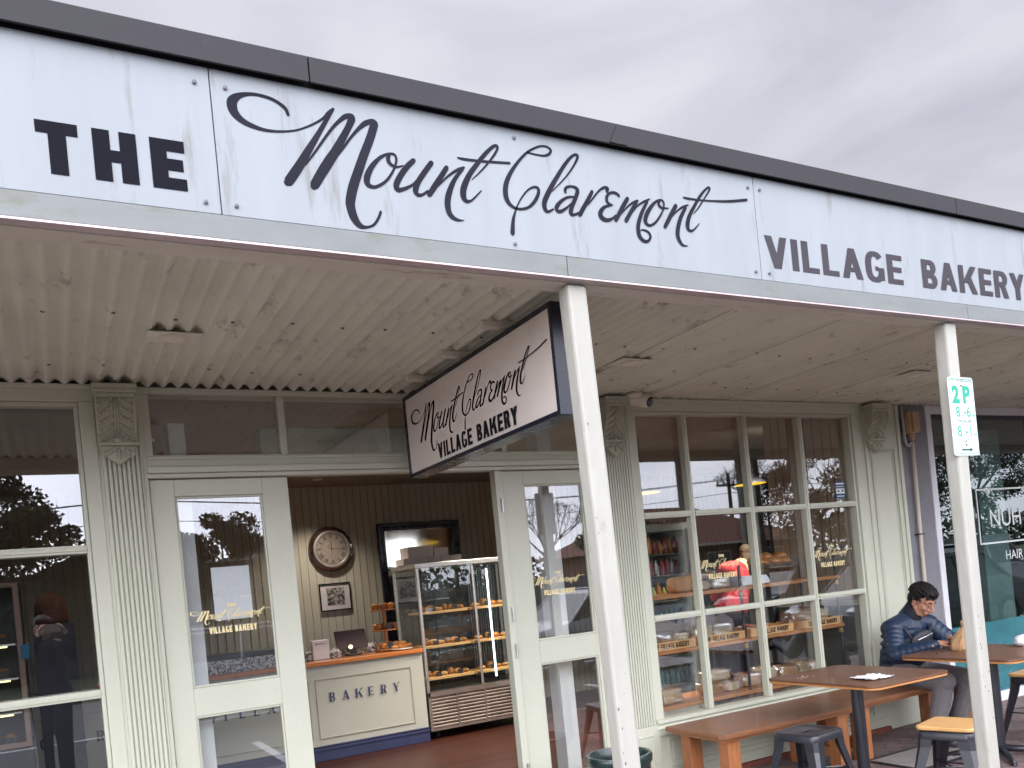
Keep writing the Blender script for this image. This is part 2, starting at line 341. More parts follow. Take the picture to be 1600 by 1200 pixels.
# ---------------------------------------------------------------- lettering
def crom(pts,n=5):
    P=[pts[0]]+list(pts)+[pts[-1]]; o=[]
    for i in range(1,len(P)-2):
        for k in range(n):
            t=k/n; a,b,c,d=P[i-1],P[i],P[i+1],P[i+2]
            o.append(tuple(.5*((2*b[j])+(-a[j]+c[j])*t+(2*a[j]-5*b[j]+4*c[j]-d[j])*t*t+(-a[j]+3*b[j]-3*c[j]+d[j])*t**3) for j in range(3)))
    o.append(tuple(P[-2])); return o
class Plane:
    def __init__(s,O,U,V,Nn,eps=.00004): s.O=Vector(O);s.U=Vector(U);s.V=Vector(V);s.N=Vector(Nn);s.e=eps;s.k=0
    def __call__(s,u,v): return s.O+s.U*u+s.V*v+s.N*(s.e*s.k)
def ribbon(mb,pl,pts):
    pl.k+=1; n=len(pts); vs=[]
    for i in range(n):
        a=pts[max(i-1,0)]; b=pts[min(i+1,n-1)]; dx,dy=b[0]-a[0],b[1]-a[1]; l=math.hypot(dx,dy) or 1
        nx,ny=-dy/l,dx/l; w=max(pts[i][2],1e-5); vs.append(pl(pts[i][0]+nx*w,pts[i][1]+ny*w)); vs.append(pl(pts[i][0]-nx*w,pts[i][1]-ny*w))
    mb.add(vs,[(2*i,2*i+1,2*i+3,2*i+2) for i in range(n-1)])
    for e_,o_ in ((0,1),(n-1,n-2)):
        x,y,w=pts[e_]; a=math.atan2(y-pts[o_][1],x-pts[o_][0])
        fan=[pl(x+w*.9*math.cos(a+t),y+w*.9*math.sin(a+t)) for t in [math.pi*(-.5+j/6) for j in range(7)]]
        mb.add(fan,[tuple(range(7))])
def poly(mb,pl,pts):
    pl.k+=1; mb.add([pl(*p) for p in pts],[tuple(range(len(pts)))])
def ring(mb,pl,cx,cy,rx,ry,s,h,a0=0,a1=360,n=28,ex=.75):
    pl.k+=1; vs=[]
    def sg(x): return math.copysign(abs(x)**ex,x)
    for i in range(n+1):
        t=R(a0+(a1-a0)*i/n); c_,s_=sg(math.cos(t)),sg(math.sin(t))
        vs.append(pl(cx+rx*c_,cy+ry*s_)); vs.append(pl(cx+(rx-s)*c_,cy+(ry-h)*s_))
    mb.add(vs,[(2*i,2*i+1,2*i+3,2*i+2) for i in range(n)])
def glyph(mb,pl0,ch,x0,y0,H,s,h,t,W,serif):
    """block or serif capital; returns advance. s stem, h bar, t thin stroke (fractions of H)"""
    pl=Plane(pl0(x0,y0),pl0.U*H*W,pl0.V*H,pl0.N,pl0.e); pl.k=pl0.k
    s=s;
    def rc(a,b,c,d): poly(mb,pl,[(a,b),(c,b),(c,d),(a,d)])
    def pa(xb,xt,yb,yt,wd): poly(mb,pl,[(xb,yb),(xb+wd,yb),(xt+wd,yt),(xt,yt)])
    def sf(x,y,hw=None):
        if serif:
            hw=hw or s*.95; rc(x-hw,y if y<.5 else y-.055,x+hw,(y+.055) if y<.5 else y)
    def bowl(xl,yb,yt,xr,st,hb):
        r=(yt-yb)/2; rxx=min(r*.85,xr-xl); cx=xr-rxx; pl.k+=1; vs=[]
        op=[(xl,yt)]+[(cx+rxx*math.cos(a),(yb+yt)/2+r*math.sin(a)) for a in [math.pi/2-math.pi*i/12 for i in range(13)]]+[(xl,yb)]
        ip=[(xl,yt-hb)]+[(cx+(rxx-st)*math.cos(a),(yb+yt)/2+(r-hb)*math.sin(a)) for a in [math.pi/2-math.pi*i/12 for i in range(13)]]+[(xl,yb+hb)]
        for a,b in zip(op,ip): vs+= [pl(*a),pl(*b)]
        mb.add(vs,[(2*i,2*i+1,2*i+3,2*i+2) for i in range(len(op)-1)])
    w=.62
    if ch=='T':
        w=.64; rc(0,1-h,w,1); rc(w/2-s/2,0,w/2+s/2,1-h); sf(w/2,0)
        if serif: rc(0,.80,.05,1); rc(w-.05,.80,w,1)
    elif ch=='H': w=.70; rc(0,0,s,1); rc(w-s,0,w,1); rc(s,.5-h/2,w-s,.5+h/2); [sf(x,y) for x in(s/2,w-s/2) for y in(0,1)]
    elif ch=='E':
        w=.58; rc(0,0,s,1); rc(s,0,w,h); rc(s,1-h,w,1); rc(s,.5-h/2,w-.04,.5+h/2); sf(s/2,0);sf(s/2,1)
        if serif: rc(w-.04,0,w+.02,.22); rc(w-.04,.8,w,1)
    elif ch=='L':
        w=.55; rc(0,0,s,1); rc(s,0,w,h); sf(s/2,0);sf(s/2,1)
        if serif: rc(w-.04,0,w+.02,.24)
    elif ch=='I': w=s; rc(0,0,s,1); sf(s/2,0);sf(s/2,1)
    elif ch=='V': w=.70; pa(w/2-s*.52,0,0,1,s*1.04); pa(w/2-t*.52,w-t*1.04,0,1,t*1.04); sf(s/2,1);sf(w-t/2,1)
    elif ch=='A': w=.72; pa(0,w/2-t*.52,0,1,t*1.04); pa(w-s*1.04,w/2-s*.52,0,1,s*1.04); rc(.2,.22,w-.2,.22+h*.85); sf(t/2,0);sf(w-s/2,0)
    elif ch=='K':
        w=.80; rc(0,0,s,1); pa(s*.7,w-t*1.2,.38,1,t*1.2); pa(w-s*1.12,s*1.35,0,.60,s*1.12); sf(s/2,0);sf(s/2,1);sf(w-t*.7,1);sf(w-s/2,0)
    elif ch=='Y': w=.70; rc(w/2-s/2,0,w/2+s/2,.45); pa(w/2-s/2,0,.42,1,s*1.04); pa(w/2+s/2-t*1.04,w-t*1.04,.42,1,t*1.04); sf(w/2,0);sf(s/2,1);sf(w-t/2,1)
    elif ch=='B': w=.62; rc(0,0,s,1); bowl(s*.9,0,.53,w,s,h); bowl(s*.9,.47,1,w-.03,s,h); sf(s/2-.02,0);sf(s/2-.02,1)
    elif ch=='R': w=.64; rc(0,0,s,1); bowl(s*.9,.42,1,w-.02,s,h); pa(w-s*1.05,w*.42,0,.46,s*1.05); sf(s/2,0);sf(s/2,1);sf(w-s/2,0)
    elif ch=='G': w=.68; ring(mb,pl,w/2,.5,w/2,.52,s,h,38,322); rc(w-s,.06,w,.48); rc(w*.52,.38,w-s,.38+h*.8)
    elif ch=='C': w=.66; ring(mb,pl,w/2,.5,w/2,.52,s,h,38,322)
    elif ch=='O': w=.72; ring(mb,pl,w/2,.5,w/2,.52,s,h,0,360)
    elif ch=='U': w=.68; rc(0,.35,s,1); rc(w-t,.35,w,1); ring(mb,pl,w/2,.36,w/2,.38,(s+t)/2,h,180,360); sf(s/2,1);sf(w-t/2,1)
    elif ch=='N': w=.70; rc(0,0,t,1); rc(w-t,0,w,1); pa(w-s*1.1,0,0,1,s*1.1); sf(t/2,0);sf(t/2,1);sf(w-t/2,1)
    elif ch=='M': w=.86; rc(0,0,t,1); rc(w-s,0,w,1); pa(w/2-s/2,0,0,1,s); pa(w/2-t/2,w-t-.02,0,1,t); sf(t/2,0);sf(w-s/2,0);sf(t/2,1);sf(w-s/2,1)
    elif ch==' ': w=.38
    pl0.k=pl.k
    return w*W*H
def write(mb,pl,txt,x0,x1,y0,H,s=.24,h=.19,t=None,gap=.10,serif=False,pitch=None):
    """write txt between x0 and x1 (u units), cap height H"""
    t=t or s
    if pitch:
        for i,ch in enumerate(txt): glyph(mb,pl,ch,x0+i*pitch,y0,H,s,h,t,1,serif)
        return
    tmp=MB(); q=Plane(pl.O,pl.U,pl.V,pl.N,0); x=0
    for ch in txt: x+=glyph(tmp,q,ch,x,0,H,s,h,t,1,serif)+gap*H
    W=(x1-x0)/(x-gap*H); x=x0
    for ch in txt: x+=glyph(mb,pl,ch,x,y0,H,s,h,t,W,serif)+gap*H*W
def script(mb,pl,u0,v0,k,n=5,fat=1.0):
    for L in STR:
        ribbon(mb,pl,crom([(u0+(x-1665)*.001*k,v0+(z-2950)*.001*k,wd*.001*k*fat) for x,z,wd in L],n))
def btext(txt,m,parent,O,U,V,size,name='lettering',off=0,align='LEFT',depth=0,world=True):
    cu=bpy.data.curves.new(name,'FONT'); cu.body=txt; cu.size=size; cu.offset=off; cu.align_x=align; cu.extrude=depth; cu.resolution_u=3
    o=bpy.data.objects.new(name,cu); col.objects.link(o); bpy.context.view_layer.update()
    dg=bpy.context.evaluated_depsgraph_get(); me=bpy.data.meshes.new_from_object(o.evaluated_get(dg)); bpy.data.objects.remove(o)
    U=Vector(U).normalized();V=Vector(V).normalized();Nn=U.cross(V); offv=org(parent) if world else Vector((0,0,0))
    for v in me.vertices: v.co=Vector(O)-offv+U*v.co.x+V*v.co.y+Nn*v.co.z
    me.materials.clear(); me.materials.append(m)
    q=bpy.data.objects.new(name,me); col.objects.link(q); q.parent=parent; return q
STR=[[(779,3102,5.0),(771,3122,6.0),(744,3139,5.6),(713,3147,5.3),(674,3148,5.2),(639,3139,7.7),(616,3124,12.8),(606,3106,15.6),(611,3079,13.8),(634,3057,10.0),(671,3044,7.2),(709,3040,4.9),(755,3045,3.7),(803,3058,3.0),(852,3083,3.4),(892,3111,4.1),(912,3133,5.2),(931,3150,4.2)],[(931,3150,4.2),(906,3112,6.6),(870,3054,8.6),(834,2998,11.6),(799,2942,14.5),(763,2891,15.0),(755,2882,12.0)],[(819,2948,2.7),(854,2994,3.8),(885,3037,4.5),(917,3080,4.9),(945,3111,6.0),(970,3132,8.1),(991,3137,8.9),(992,3127,11.7)],[(992,3129,12.4),(974,3093,10.9),(949,3051,12.3),(924,3009,14.6),(895,2967,16.2),(867,2925,15.8),(845,2890,14.7),(840,2882,12.3)],[(925,2990,2.8),(950,3022,3.9),(982,3065,4.6),(1011,3098,6.1),(1038,3122,8.6),(1065,3133,8.3),(1069,3124,12.7)],[(1070,3126,13.7),(1048,3071,14.0),(1020,3011,14.6),(996,2955,15.6),(973,2900,16.2),(959,2853,16.2),(958,2829,15.4),(966,2795,14.1),(983,2773,10.2),(1006,2770,4.6),(1032,2781,4.3),(1051,2806,4.7),(1061,2828,4.7)],[(1128,2989,3.7),(1136,3015,4.4),(1130,3032,4.4),(1106,3029,4.7),(1077,3012,6.0),(1047,2980,8.6),(1026,2943,10.9),(1024,2917,9.9),(1043,2909,6.0),(1067,2918,5.3),(1093,2938,4.7),(1115,2966,4.4),(1129,2991,3.7)],[(1111,3026,5.7),(1106,3010,7.4),(1114,2996,6.4),(1133,2990,4.4),(1158,2998,2.4)],[(1200,3023,8.3),(1172,2996,9.6),(1143,2958,10.2),(1127,2928,10.5),(1130,2912,8.8),(1146,2915,6.8),(1164,2923,5.8),(1187,2937,4.1),(1210,2960,4.2)],[(1266,3025,8.8),(1239,2991,9.4),(1209,2950,9.7),(1196,2920,10.3),(1203,2905,7.2),(1221,2908,4.9),(1242,2923,4.5)],[(1323,3017,8.5),(1299,2983,9.5),(1269,2942,10.2),(1246,2911,9.1)],[(1284,2946,1.8),(1313,2976,3.5),(1342,3000,4.6),(1370,3018,5.4),(1392,3028,4.0)],[(1387,3023,5.4),(1351,2981,7.5),(1327,2937,10.3),(1314,2898,11.4),(1314,2864,10.6),(1325,2845,8.9),(1346,2836,5.4),(1371,2837,1.1)],[(1419,2989,1.5),(1453,3020,2.9),(1488,3056,3.7),(1520,3094,4.5),(1536,3120,4.9),(1531,3129,5.2),(1513,3119,6.3),(1480,3088,7.4),(1445,3048,8.4),(1409,3003,9.8),(1383,2955,11.6),(1378,2923,11.2),(1388,2908,7.6),(1407,2912,4.0),(1428,2930,3.3),(1452,2954,2.2)],[(1371,3059,3.2),(1397,3058,4.7),(1454,3061,4.4),(1513,3066,4.5),(1581,3073,4.5)],[(1661,3125,3.2),(1700,3123,3.2),(1735,3125,3.9),(1758,3136,5.3),(1765,3152,4.9),(1746,3161,3.9),(1718,3157,3.9),(1681,3139,4.2),(1652,3118,4.8),(1617,3083,5.7),(1582,3039,7.6),(1559,2998,9.4),(1551,2964,10.3),(1554,2936,9.7),(1568,2917,6.9),(1591,2908,5.1),(1618,2910,4.8),(1646,2921,5.4),(1673,2946,6.8),(1691,2975,6.8),(1693,2995,5.8),(1676,2999,4.2),(1647,2983,3.5),(1619,2953,3.2),(1599,2924,2.9),(1586,2899,3.5),(1572,2862,6.6),(1564,2814,9.1)],[(1754,2994,1.6),(1791,3028,2.7),(1832,3069,3.3),(1866,3111,4.4),(1885,3143,5.8),(1878,3152,5.1),(1854,3138,5.7),(1821,3103,7.0),(1779,3048,8.6),(1741,2994,9.8),(1715,2948,10.1),(1715,2921,8.8),(1728,2914,5.6),(1751,2926,3.6)],[(1814,2997,4.3),(1813,3007,6.7),(1822,3019,5.3),(1845,3025,4.7),(1866,3020,7.4),(1868,3006,8.4),(1853,2976,8.4),(1833,2940,9.0),(1829,2920,8.4),(1843,2917,5.4),(1866,2927,4.4)],[(1847,2986,3.7),(1818,2979,5.0),(1786,2958,6.9),(1766,2934,8.9),(1772,2921,7.3),(1790,2925,6.3),(1813,2940,4.7),(1833,2958,2.3)],[(1937,3018,7.2),(1917,2988,8.2),(1890,2950,8.8),(1869,2920,8.8)],[(1910,2962,2.0),(1936,2990,3.8),(1966,3022,4.1),(1993,3041,5.5),(2012,3041,7.3),(2007,3028,5.9)],[(2064,3019,6.4),(2050,3028,5.9),(2023,3025,5.4),(2004,3006,6.8),(2007,2984,6.3),(2028,2978,3.4)],[(2023,2976,2.9),(1989,2965,6.3),(1967,2941,9.7),(1971,2922,10.6),(1994,2915,7.8),(2021,2924,5.4),(2039,2939,3.9)],[(2105,3014,8.5),(2076,2975,9.4),(2038,2921,8.8)],[(2067,2947,2.0),(2098,2978,3.5),(2128,3000,4.5),(2155,3012,5.0)],[(2148,3006,7.5),(2119,2967,8.5),(2087,2924,8.9)],[(2117,2954,2.0),(2149,2989,3.5),(2185,3012,4.6),(2215,3026,3.6)],[(2203,3015,5.6),(2172,2970,8.1),(2150,2926,9.0),(2143,2894,9.5),(2148,2868,9.5),(2166,2853,7.6),(2188,2855,5.6),(2202,2874,5.6),(2193,2891,5.1),(2171,2897,3.5),(2155,2894,2.0)],[(2283,2995,3.6),(2288,3021,4.1),(2276,3031,4.1),(2249,3022,5.1),(2217,2993,8.2),(2191,2958,9.6),(2184,2931,9.1),(2202,2919,5.6),(2232,2933,5.1),(2261,2963,4.6),(2283,2995,3.6)],[(2267,3028,5.2),(2260,3013,6.2),(2273,3000,5.2),(2310,3002,2.1)],[(2350,3018,8.9),(2318,2974,9.9),(2282,2923,8.3)],[(2319,2965,2.1),(2356,2998,3.7),(2388,3018,4.8),(2416,3029,3.2)],[(2401,3016,6.9),(2370,2972,9.0),(2349,2923,10.0),(2345,2890,10.0),(2357,2865,7.4),(2373,2856,4.2),(2394,2858,1.1)],[(2442,2997,1.6),(2473,3027,3.2),(2509,3069,3.3),(2542,3109,4.4),(2540,3120,4.4),(2520,3108,4.9),(2486,3075,6.5),(2449,3028,7.5),(2416,2982,9.0),(2402,2943,10.1),(2408,2924,6.9),(2427,2925,4.3),(2450,2942,3.2),(2468,2960,1.6)],[(2396,3058,3.7),(2429,3057,4.3),(2514,3061,3.3),(2641,3075,5.0),(2752,3096,5.7)]]

# ================================================================ SETTING
def struct(name,mb,m,**k): return tag(mb.build(name,m,None,**k),kind='structure')
# footpath with clay pavers, kerb, road, far verge
def paver():
    m=bpy.data.materials.new('clay_pavers'); m.use_nodes=True; t=m.node_tree; b=t.nodes['Principled BSDF']; L=t.links.new
    g=t.nodes.new('ShaderNodeTexCoord'); mp=t.nodes.new('ShaderNodeMapping'); mp.inputs['Rotation'].default_value=(0,0,R(45)); L(g.outputs['Object'],mp.inputs[0])
    br=t.nodes.new('ShaderNodeTexBrick'); br.inputs['Scale'].default_value=1; br.inputs['Brick Width'].default_value=.23; br.inputs['Row Height'].default_value=.115; br.inputs['Mortar Size'].default_value=.006
    br.inputs['Color1'].default_value=(.30,.215,.20,1); br.inputs['Color2'].default_value=(.22,.155,.148,1); br.inputs['Mortar'].default_value=(.14,.12,.11,1); L(mp.outputs[0],br.inputs['Vector'])
    n=t.nodes.new('ShaderNodeTexNoise'); n.inputs['Scale'].default_value=3; n.inputs['Detail'].default_value=8; L(g.outputs['Object'],n.inputs['Vector'])
    mi=t.nodes.new('ShaderNodeMixRGB'); mi.blend_type='MULTIPLY'; mi.inputs[0].default_value=.8; r=t.nodes.new('ShaderNodeValToRGB'); r.color_ramp.elements[0].position=.35; r.color_ramp.elements[0].color=(.45,.42,.42,1); r.color_ramp.elements[1].position=.65
    L(n.outputs['Fac'],r.inputs[0]); L(br.outputs['Color'],mi.inputs[1]); L(r.outputs[0],mi.inputs[2]); L(mi.outputs[0],b.inputs['Base Color']); b.inputs['Roughness'].default_value=.75
    bp=t.nodes.new('ShaderNodeBump'); bp.inputs['Strength'].default_value=.5; bp.inputs['Distance'].default_value=.006; bp.invert=True; L(br.outputs['Fac'],bp.inputs['Height']); L(bp.outputs[0],b.inputs['Normal']); return m
struct('ground',MB().box(-300,-300,-.60,300,300,-.30),M['asphalt'])
struct('footpath',MB().box(-40,-3.35,-.29,60,.012,.02),paver())
struct('kerb',MB().box(-40,-3.5,-.29,60,-3.352,.024),M['concrete'],bevel=.015)
struct('road',MB().box(-120,-15.5,-.29,160,-3.502,-.12),M['asphalt'])
mk=MB()
for x in range(-8,30,5): mk.box(x,-6.1,-.12,x+.1,-3.6,-.116)
mk.box(-60,-9.05,-.12,80,-8.95,-.116)
struct('road_markings',mk,M['white'])
struct('far_verge',MB().box(-120,-60,-.29,160,-15.502,.02),mat('verge_grass',(.07,.09,.03),.95,(.04,.05,.02),4,.9,.6,60))
def planks():
    m=bpy.data.materials.new('jarrah_boards'); m.use_nodes=True; t=m.node_tree; b=t.nodes['Principled BSDF']; L=t.links.new
    g=t.nodes.new('ShaderNodeTexCoord'); br=t.nodes.new('ShaderNodeTexBrick'); br.inputs['Scale'].default_value=1; br.inputs['Brick Width'].default_value=2.3; br.inputs['Row Height'].default_value=.085; br.inputs['Mortar Size'].default_value=.0022; br.offset=.37
    br.inputs['Color1'].default_value=(.075,.02,.011,1); br.inputs['Color2'].default_value=(.035,.010,.007,1); br.inputs['Mortar'].default_value=(.01,.004,.003,1); L(g.outputs['Object'],br.inputs['Vector'])
    mp=t.nodes.new('ShaderNodeMapping'); mp.inputs['Scale'].default_value=(1.2,14,1); L(g.outputs['Object'],mp.inputs[0]); n=t.nodes.new('ShaderNodeTexNoise'); n.inputs['Scale'].default_value=3; n.inputs['Detail'].default_value=6; L(mp.outputs[0],n.inputs['Vector'])
    mi=t.nodes.new('ShaderNodeMixRGB'); mi.blend_type='MULTIPLY'; mi.inputs[0].default_value=.7; L(br.outputs['Color'],mi.inputs[1]); L(n.outputs['Fac'],mi.inputs[2]); L(mi.outputs[0],b.inputs['Base Color'])
    b.inputs['Roughness'].default_value=.42; b.inputs['Specular IOR Level'].default_value=.3; return m
struct('shop_floor',MB().box(-4,.12,-.2,9.2,5.1,.012),planks())
# ================================================================ BAKERY BUILDING
BL=thing('bakery_building','cream and sage shop front of the bakery with glazed doors and big paned windows','building',(1.9,0,0))
mb=MB(); mb.box(-4.1,4.8,-.2,9.3,5.0,3.1)                       # back wall
mb.build('back_wall',M['tongue'],BL)
mb=MB()
for i in range(int(13/.088)):                                       # beads of the tongue and groove boards
    x=-3.95+i*.088; mb.box(x,4.792,.012,x+.004,4.7995,2.88)
mb.build('board_grooves',mat('groove_shadow',(.29,.27,.215),.8),BL)
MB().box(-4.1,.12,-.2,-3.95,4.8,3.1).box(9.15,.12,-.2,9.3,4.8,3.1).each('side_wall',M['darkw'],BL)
MB().box(-4.1,.10,2.88,9.3,4.8,3.05).build('ceiling',M['ceil'],BL)
# return wall beside the display window: boarded, dark wainscot below
mb=MB(); mb.box(5.95,.10,1.10,6.05,1.0,2.878)
mb.build('return_wall',M['cream'],BL)
mb=MB()
for i in range(9): mb.box(5.945,.14+i*.095,1.14,5.9495,.146+i*.095,2.87)
mb.build('board_grooves',mat('groove_cream',(.25,.19,.12),.8),BL)
MB().box(5.93,.10,.012,6.05,1.0,1.098).build('wainscot',M['wains'],BL)
MB().box(5.915,.10,1.08,5.93,1.01,1.12).build('dado_rail',M['sage'],BL)
# inner white plaster nibs beside the doors
MB().box(.615,.14,.012,.70,.40,2.6).build('inner_column',M['white'],BL)
MB().box(2.99,.22,.012,3.10,.36,2.6).build('inner_column',M['white'],BL)
MB().box(.60,.08,1.14,1.06,.14,1.158).build('inner_ledge',M['white'],BL)
# parapet wall behind the fascia and wall above the shop front
MB().box(-6,.06,2.76,6.5,.26,3.05).build('upper_wall',M['sage'],BL)
# ---- pilasters
def pilaster(x0,x1,z0,z1,y=-.035):
    prof=[(x0,.05),(x0,y+.012),(x0+.018,y+.012),(x0+.022,y)]
    n=max(int((x1-x0-.05)/.0195),3); wv=(x1-x0-.05)/n
    for i in range(n):
        a=x0+.025+i*wv; prof+=[(a,y),(a+wv*.50,y),(a+wv*.54,y+.011),(a+wv*.70,y+.014),(a+wv*.86,y+.011),(a+wv*.90,y)]
    prof+=[(x1-.022,y),(x1-.018,y+.012),(x1,y+.012),(x1,.05)]
    return MB().prism(prof,'z',z0,z1)
def corbel(x0,x1,par):
    """carved scroll bracket: cap mould, S scroll body, leaves, pendant"""
    cx=(x0+x1)/2; hw=(x1-x0)/2
    mb=MB()
    for a,b,d,e_ in ((2.715,2.738,.155,.0),(2.695,2.715,.148,.006),(2.672,2.695,.138,.012)):
        mb.box(cx-hw+e_,-d,a,cx+hw-e_,-.03,b)
    C=mb.build('corbel',M['sagedark'],par,bevel=.004)
    sc=[(-.03,2.672),(-.128,2.672),(-.133,2.64),(-.125,2.60),(-.105,2.56),(-.085,2.53),(-.072,2.50),(-.070,2.475),(-.076,2.455),(-.03,2.455)]
    b=MB().prism(sc,'x',cx-hw+.018,cx+hw-.018)
    for sx in (cx-hw+.012,cx+hw-.024): b.prism([(y-.006,z) for y,z in sc[1:-1]]+[(-.03,2.455),(-.03,2.672)],'x',sx,sx+.012)
    b.box(cx-hw+.008,-.092,2.438,cx+hw-.008,-.03,2.455)
    b.build('scroll_body',M['sagedark'],C,bevel=.003)
    b=MB().prism([(cx-hw+.016,2.438),(cx+hw-.016,2.438),(cx+hw-.03,2.405),(cx+hw*.45,2.375),(cx+.012,2.352),(cx,2.34),(cx-.012,2.352),(cx-hw*.45,2.375),(cx-hw+.03,2.405)],'y',-.075,-.03)
    b.build('pendant_drop',M['sagedark'],C,bevel=.005)
    l=MB(); rnd=random.Random(3)
    def yb(z):
        pts=[(z_,y_) for y_,z_ in sc[1:-1]]; pts.sort()
        for (a,ya),(b_,yb_) in zip(pts,pts[1:]):
            if a<=z<=b_: return ya+(yb_-ya)*(z-a)/(b_-a)
        return -.08
    for sgn in (-1,1):
        for k in range(5):
            z=2.65-k*.041
            for j in range(4):
                u=cx+sgn*(hw*(.20+.17*j)); zz=z+.012-.011*j; 
                l.ell((u,yb(zz)-.004,zz),(.009,.008,.017-.002*j),Matrix.Rotation(sgn*R(-25-10*j),3,'Y'),8,6)
        l.tube([(cx+sgn*.005,yb(z)-.006,z) for z in [2.665-.02*i for i in range(10)]],.0042,6)
        for k in range(3): l.ell((cx+sgn*(hw*.20+k*.02),-.078,2.418-k*.011),(.013,.008,.014),Matrix.Rotation(sgn*R(-40),3,'Y'),8,6)
    l.ell((cx,-.088,2.462),(.017,.014,.011)); l.ell((cx,-.08,2.395),(.008,.008,.026))
    l.build('acanthus_leaves',M['sagedark'],C,smooth=True)
    return C
p=pilaster(.25,.475,.012,2.757).build('pilaster',M['sage'],BL); corbel(.245,.452,p)
p=pilaster(3.345,3.585,.47,2.757).build('pilaster',M['sage'],BL); corbel(3.335,3.53,p)
b=MB().box(3.345,-.04,.022,3.60,.05,.468); b.box(3.345,-.052,.022,3.60,-.041,.09); b.frame(3.40,.16,3.545,.41,.012,-.047,-.0405); b.build('pilaster_base',M['sage'],p,bevel=.003)
b=MB().box(5.975,-.02,.022,6.50,.05,2.757); b.box(6.03,-.034,.47,6.055,-.0205,2.757); b.box(6.46,-.034,.03,6.50,-.0205,2.757)
b.box(5.975,-.045,.022,6.05,-.0345,.09) if 0 else None
b.frame(6.10,.50,6.41,2.38,.014,-.034,-.0205); b.frame(6.125,.525,6.385,2.355,.01,-.028,-.0205)
p=b.build('pilaster',M['sage'],BL,bevel=.004); corbel(6.02,6.245,p)
# ---- door head, transoms, jambs
b=MB(); b.box(.475,-.02,2.335,3.345,.06,2.39); b.box(.475,-.032,2.372,3.345,-.0205,2.388); b.box(.475,-.045,2.30,3.345,.055,2.333); b.box(.475,-.026,2.276,3.345,.05,2.299)
b.box(.475,-.015,2.725,3.345,.06,2.757)
b.build('door_head_beam',M['sage'],BL,bevel=.004)
b=MB()
for x in (.475,1.18,2.585,3.305): b.box(x,-.012,2.391,x+.038,.055,2.724)
b.box(.513,-.006,2.391,3.345,.05,2.400)
b.build('transom_mullions',M['sage'],BL,bevel=.003)
for a,c_ in ((.515,1.178),(1.22,2.583),(2.625,3.303)):
    MB().box(a,.024,2.40,c_,.029,2.724).build('transom_pane',M['glass'],BL)
MB().box(2.515,-.01,.012,2.565,.06,2.275).box(.475,.0,.012,.481,.05,2.275).box(3.30,-.01,.012,3.344,.05,2.275).each('door_jamb',M['sage'],BL,bevel=.003)
h=MB()
for z in (2.05,1.35,1.12,.35): h.tube([(2.548,-.018,z-.045),(2.548,-.018,z+.045)],.008,8)
h.each('hinge',M['chrome'],BL)
def leaf_door(x0,x1,gx0,gx1):
    b=MB(); y0,y1=0,.045
    b.box(x0,y0,.02,gx0,y1,2.27); b.box(gx1,y0,.02,x1,y1,2.27)
    b.box(gx0,y0,2.18,gx1,y1,2.27); b.box(gx0,y0,1.01,gx1,y1,1.16); b.box(gx0,y0,.02,gx1,y1,.26)
    d=b.build('door',M['sage'],BL,bevel=.003)
    g=MB()
    for a,c_ in ((1.16,2.18),(.26,1.01)): g.frame(gx0+.0005,a+.0005,gx1-.0005,c_-.0005,.011,.008,.03)
    g.build('glazing_bead',M['sage'],d,bevel=.003)
    for a,c_ in ((1.171,2.169),(.271,.999)): MB().box(gx0+.011,.018,a,gx1-.011,.023,c_).build('door_glass',M['glass'],d)
    return d
dl=leaf_door(.482,1.20,.60,1.055); dr=leaf_door(2.567,3.298,2.725,3.18)
# notice paper taped inside the left door
MB().box(.748,.026,1.505,.948,.027,1.792).build('notice_paper',M['whitep'],dl)
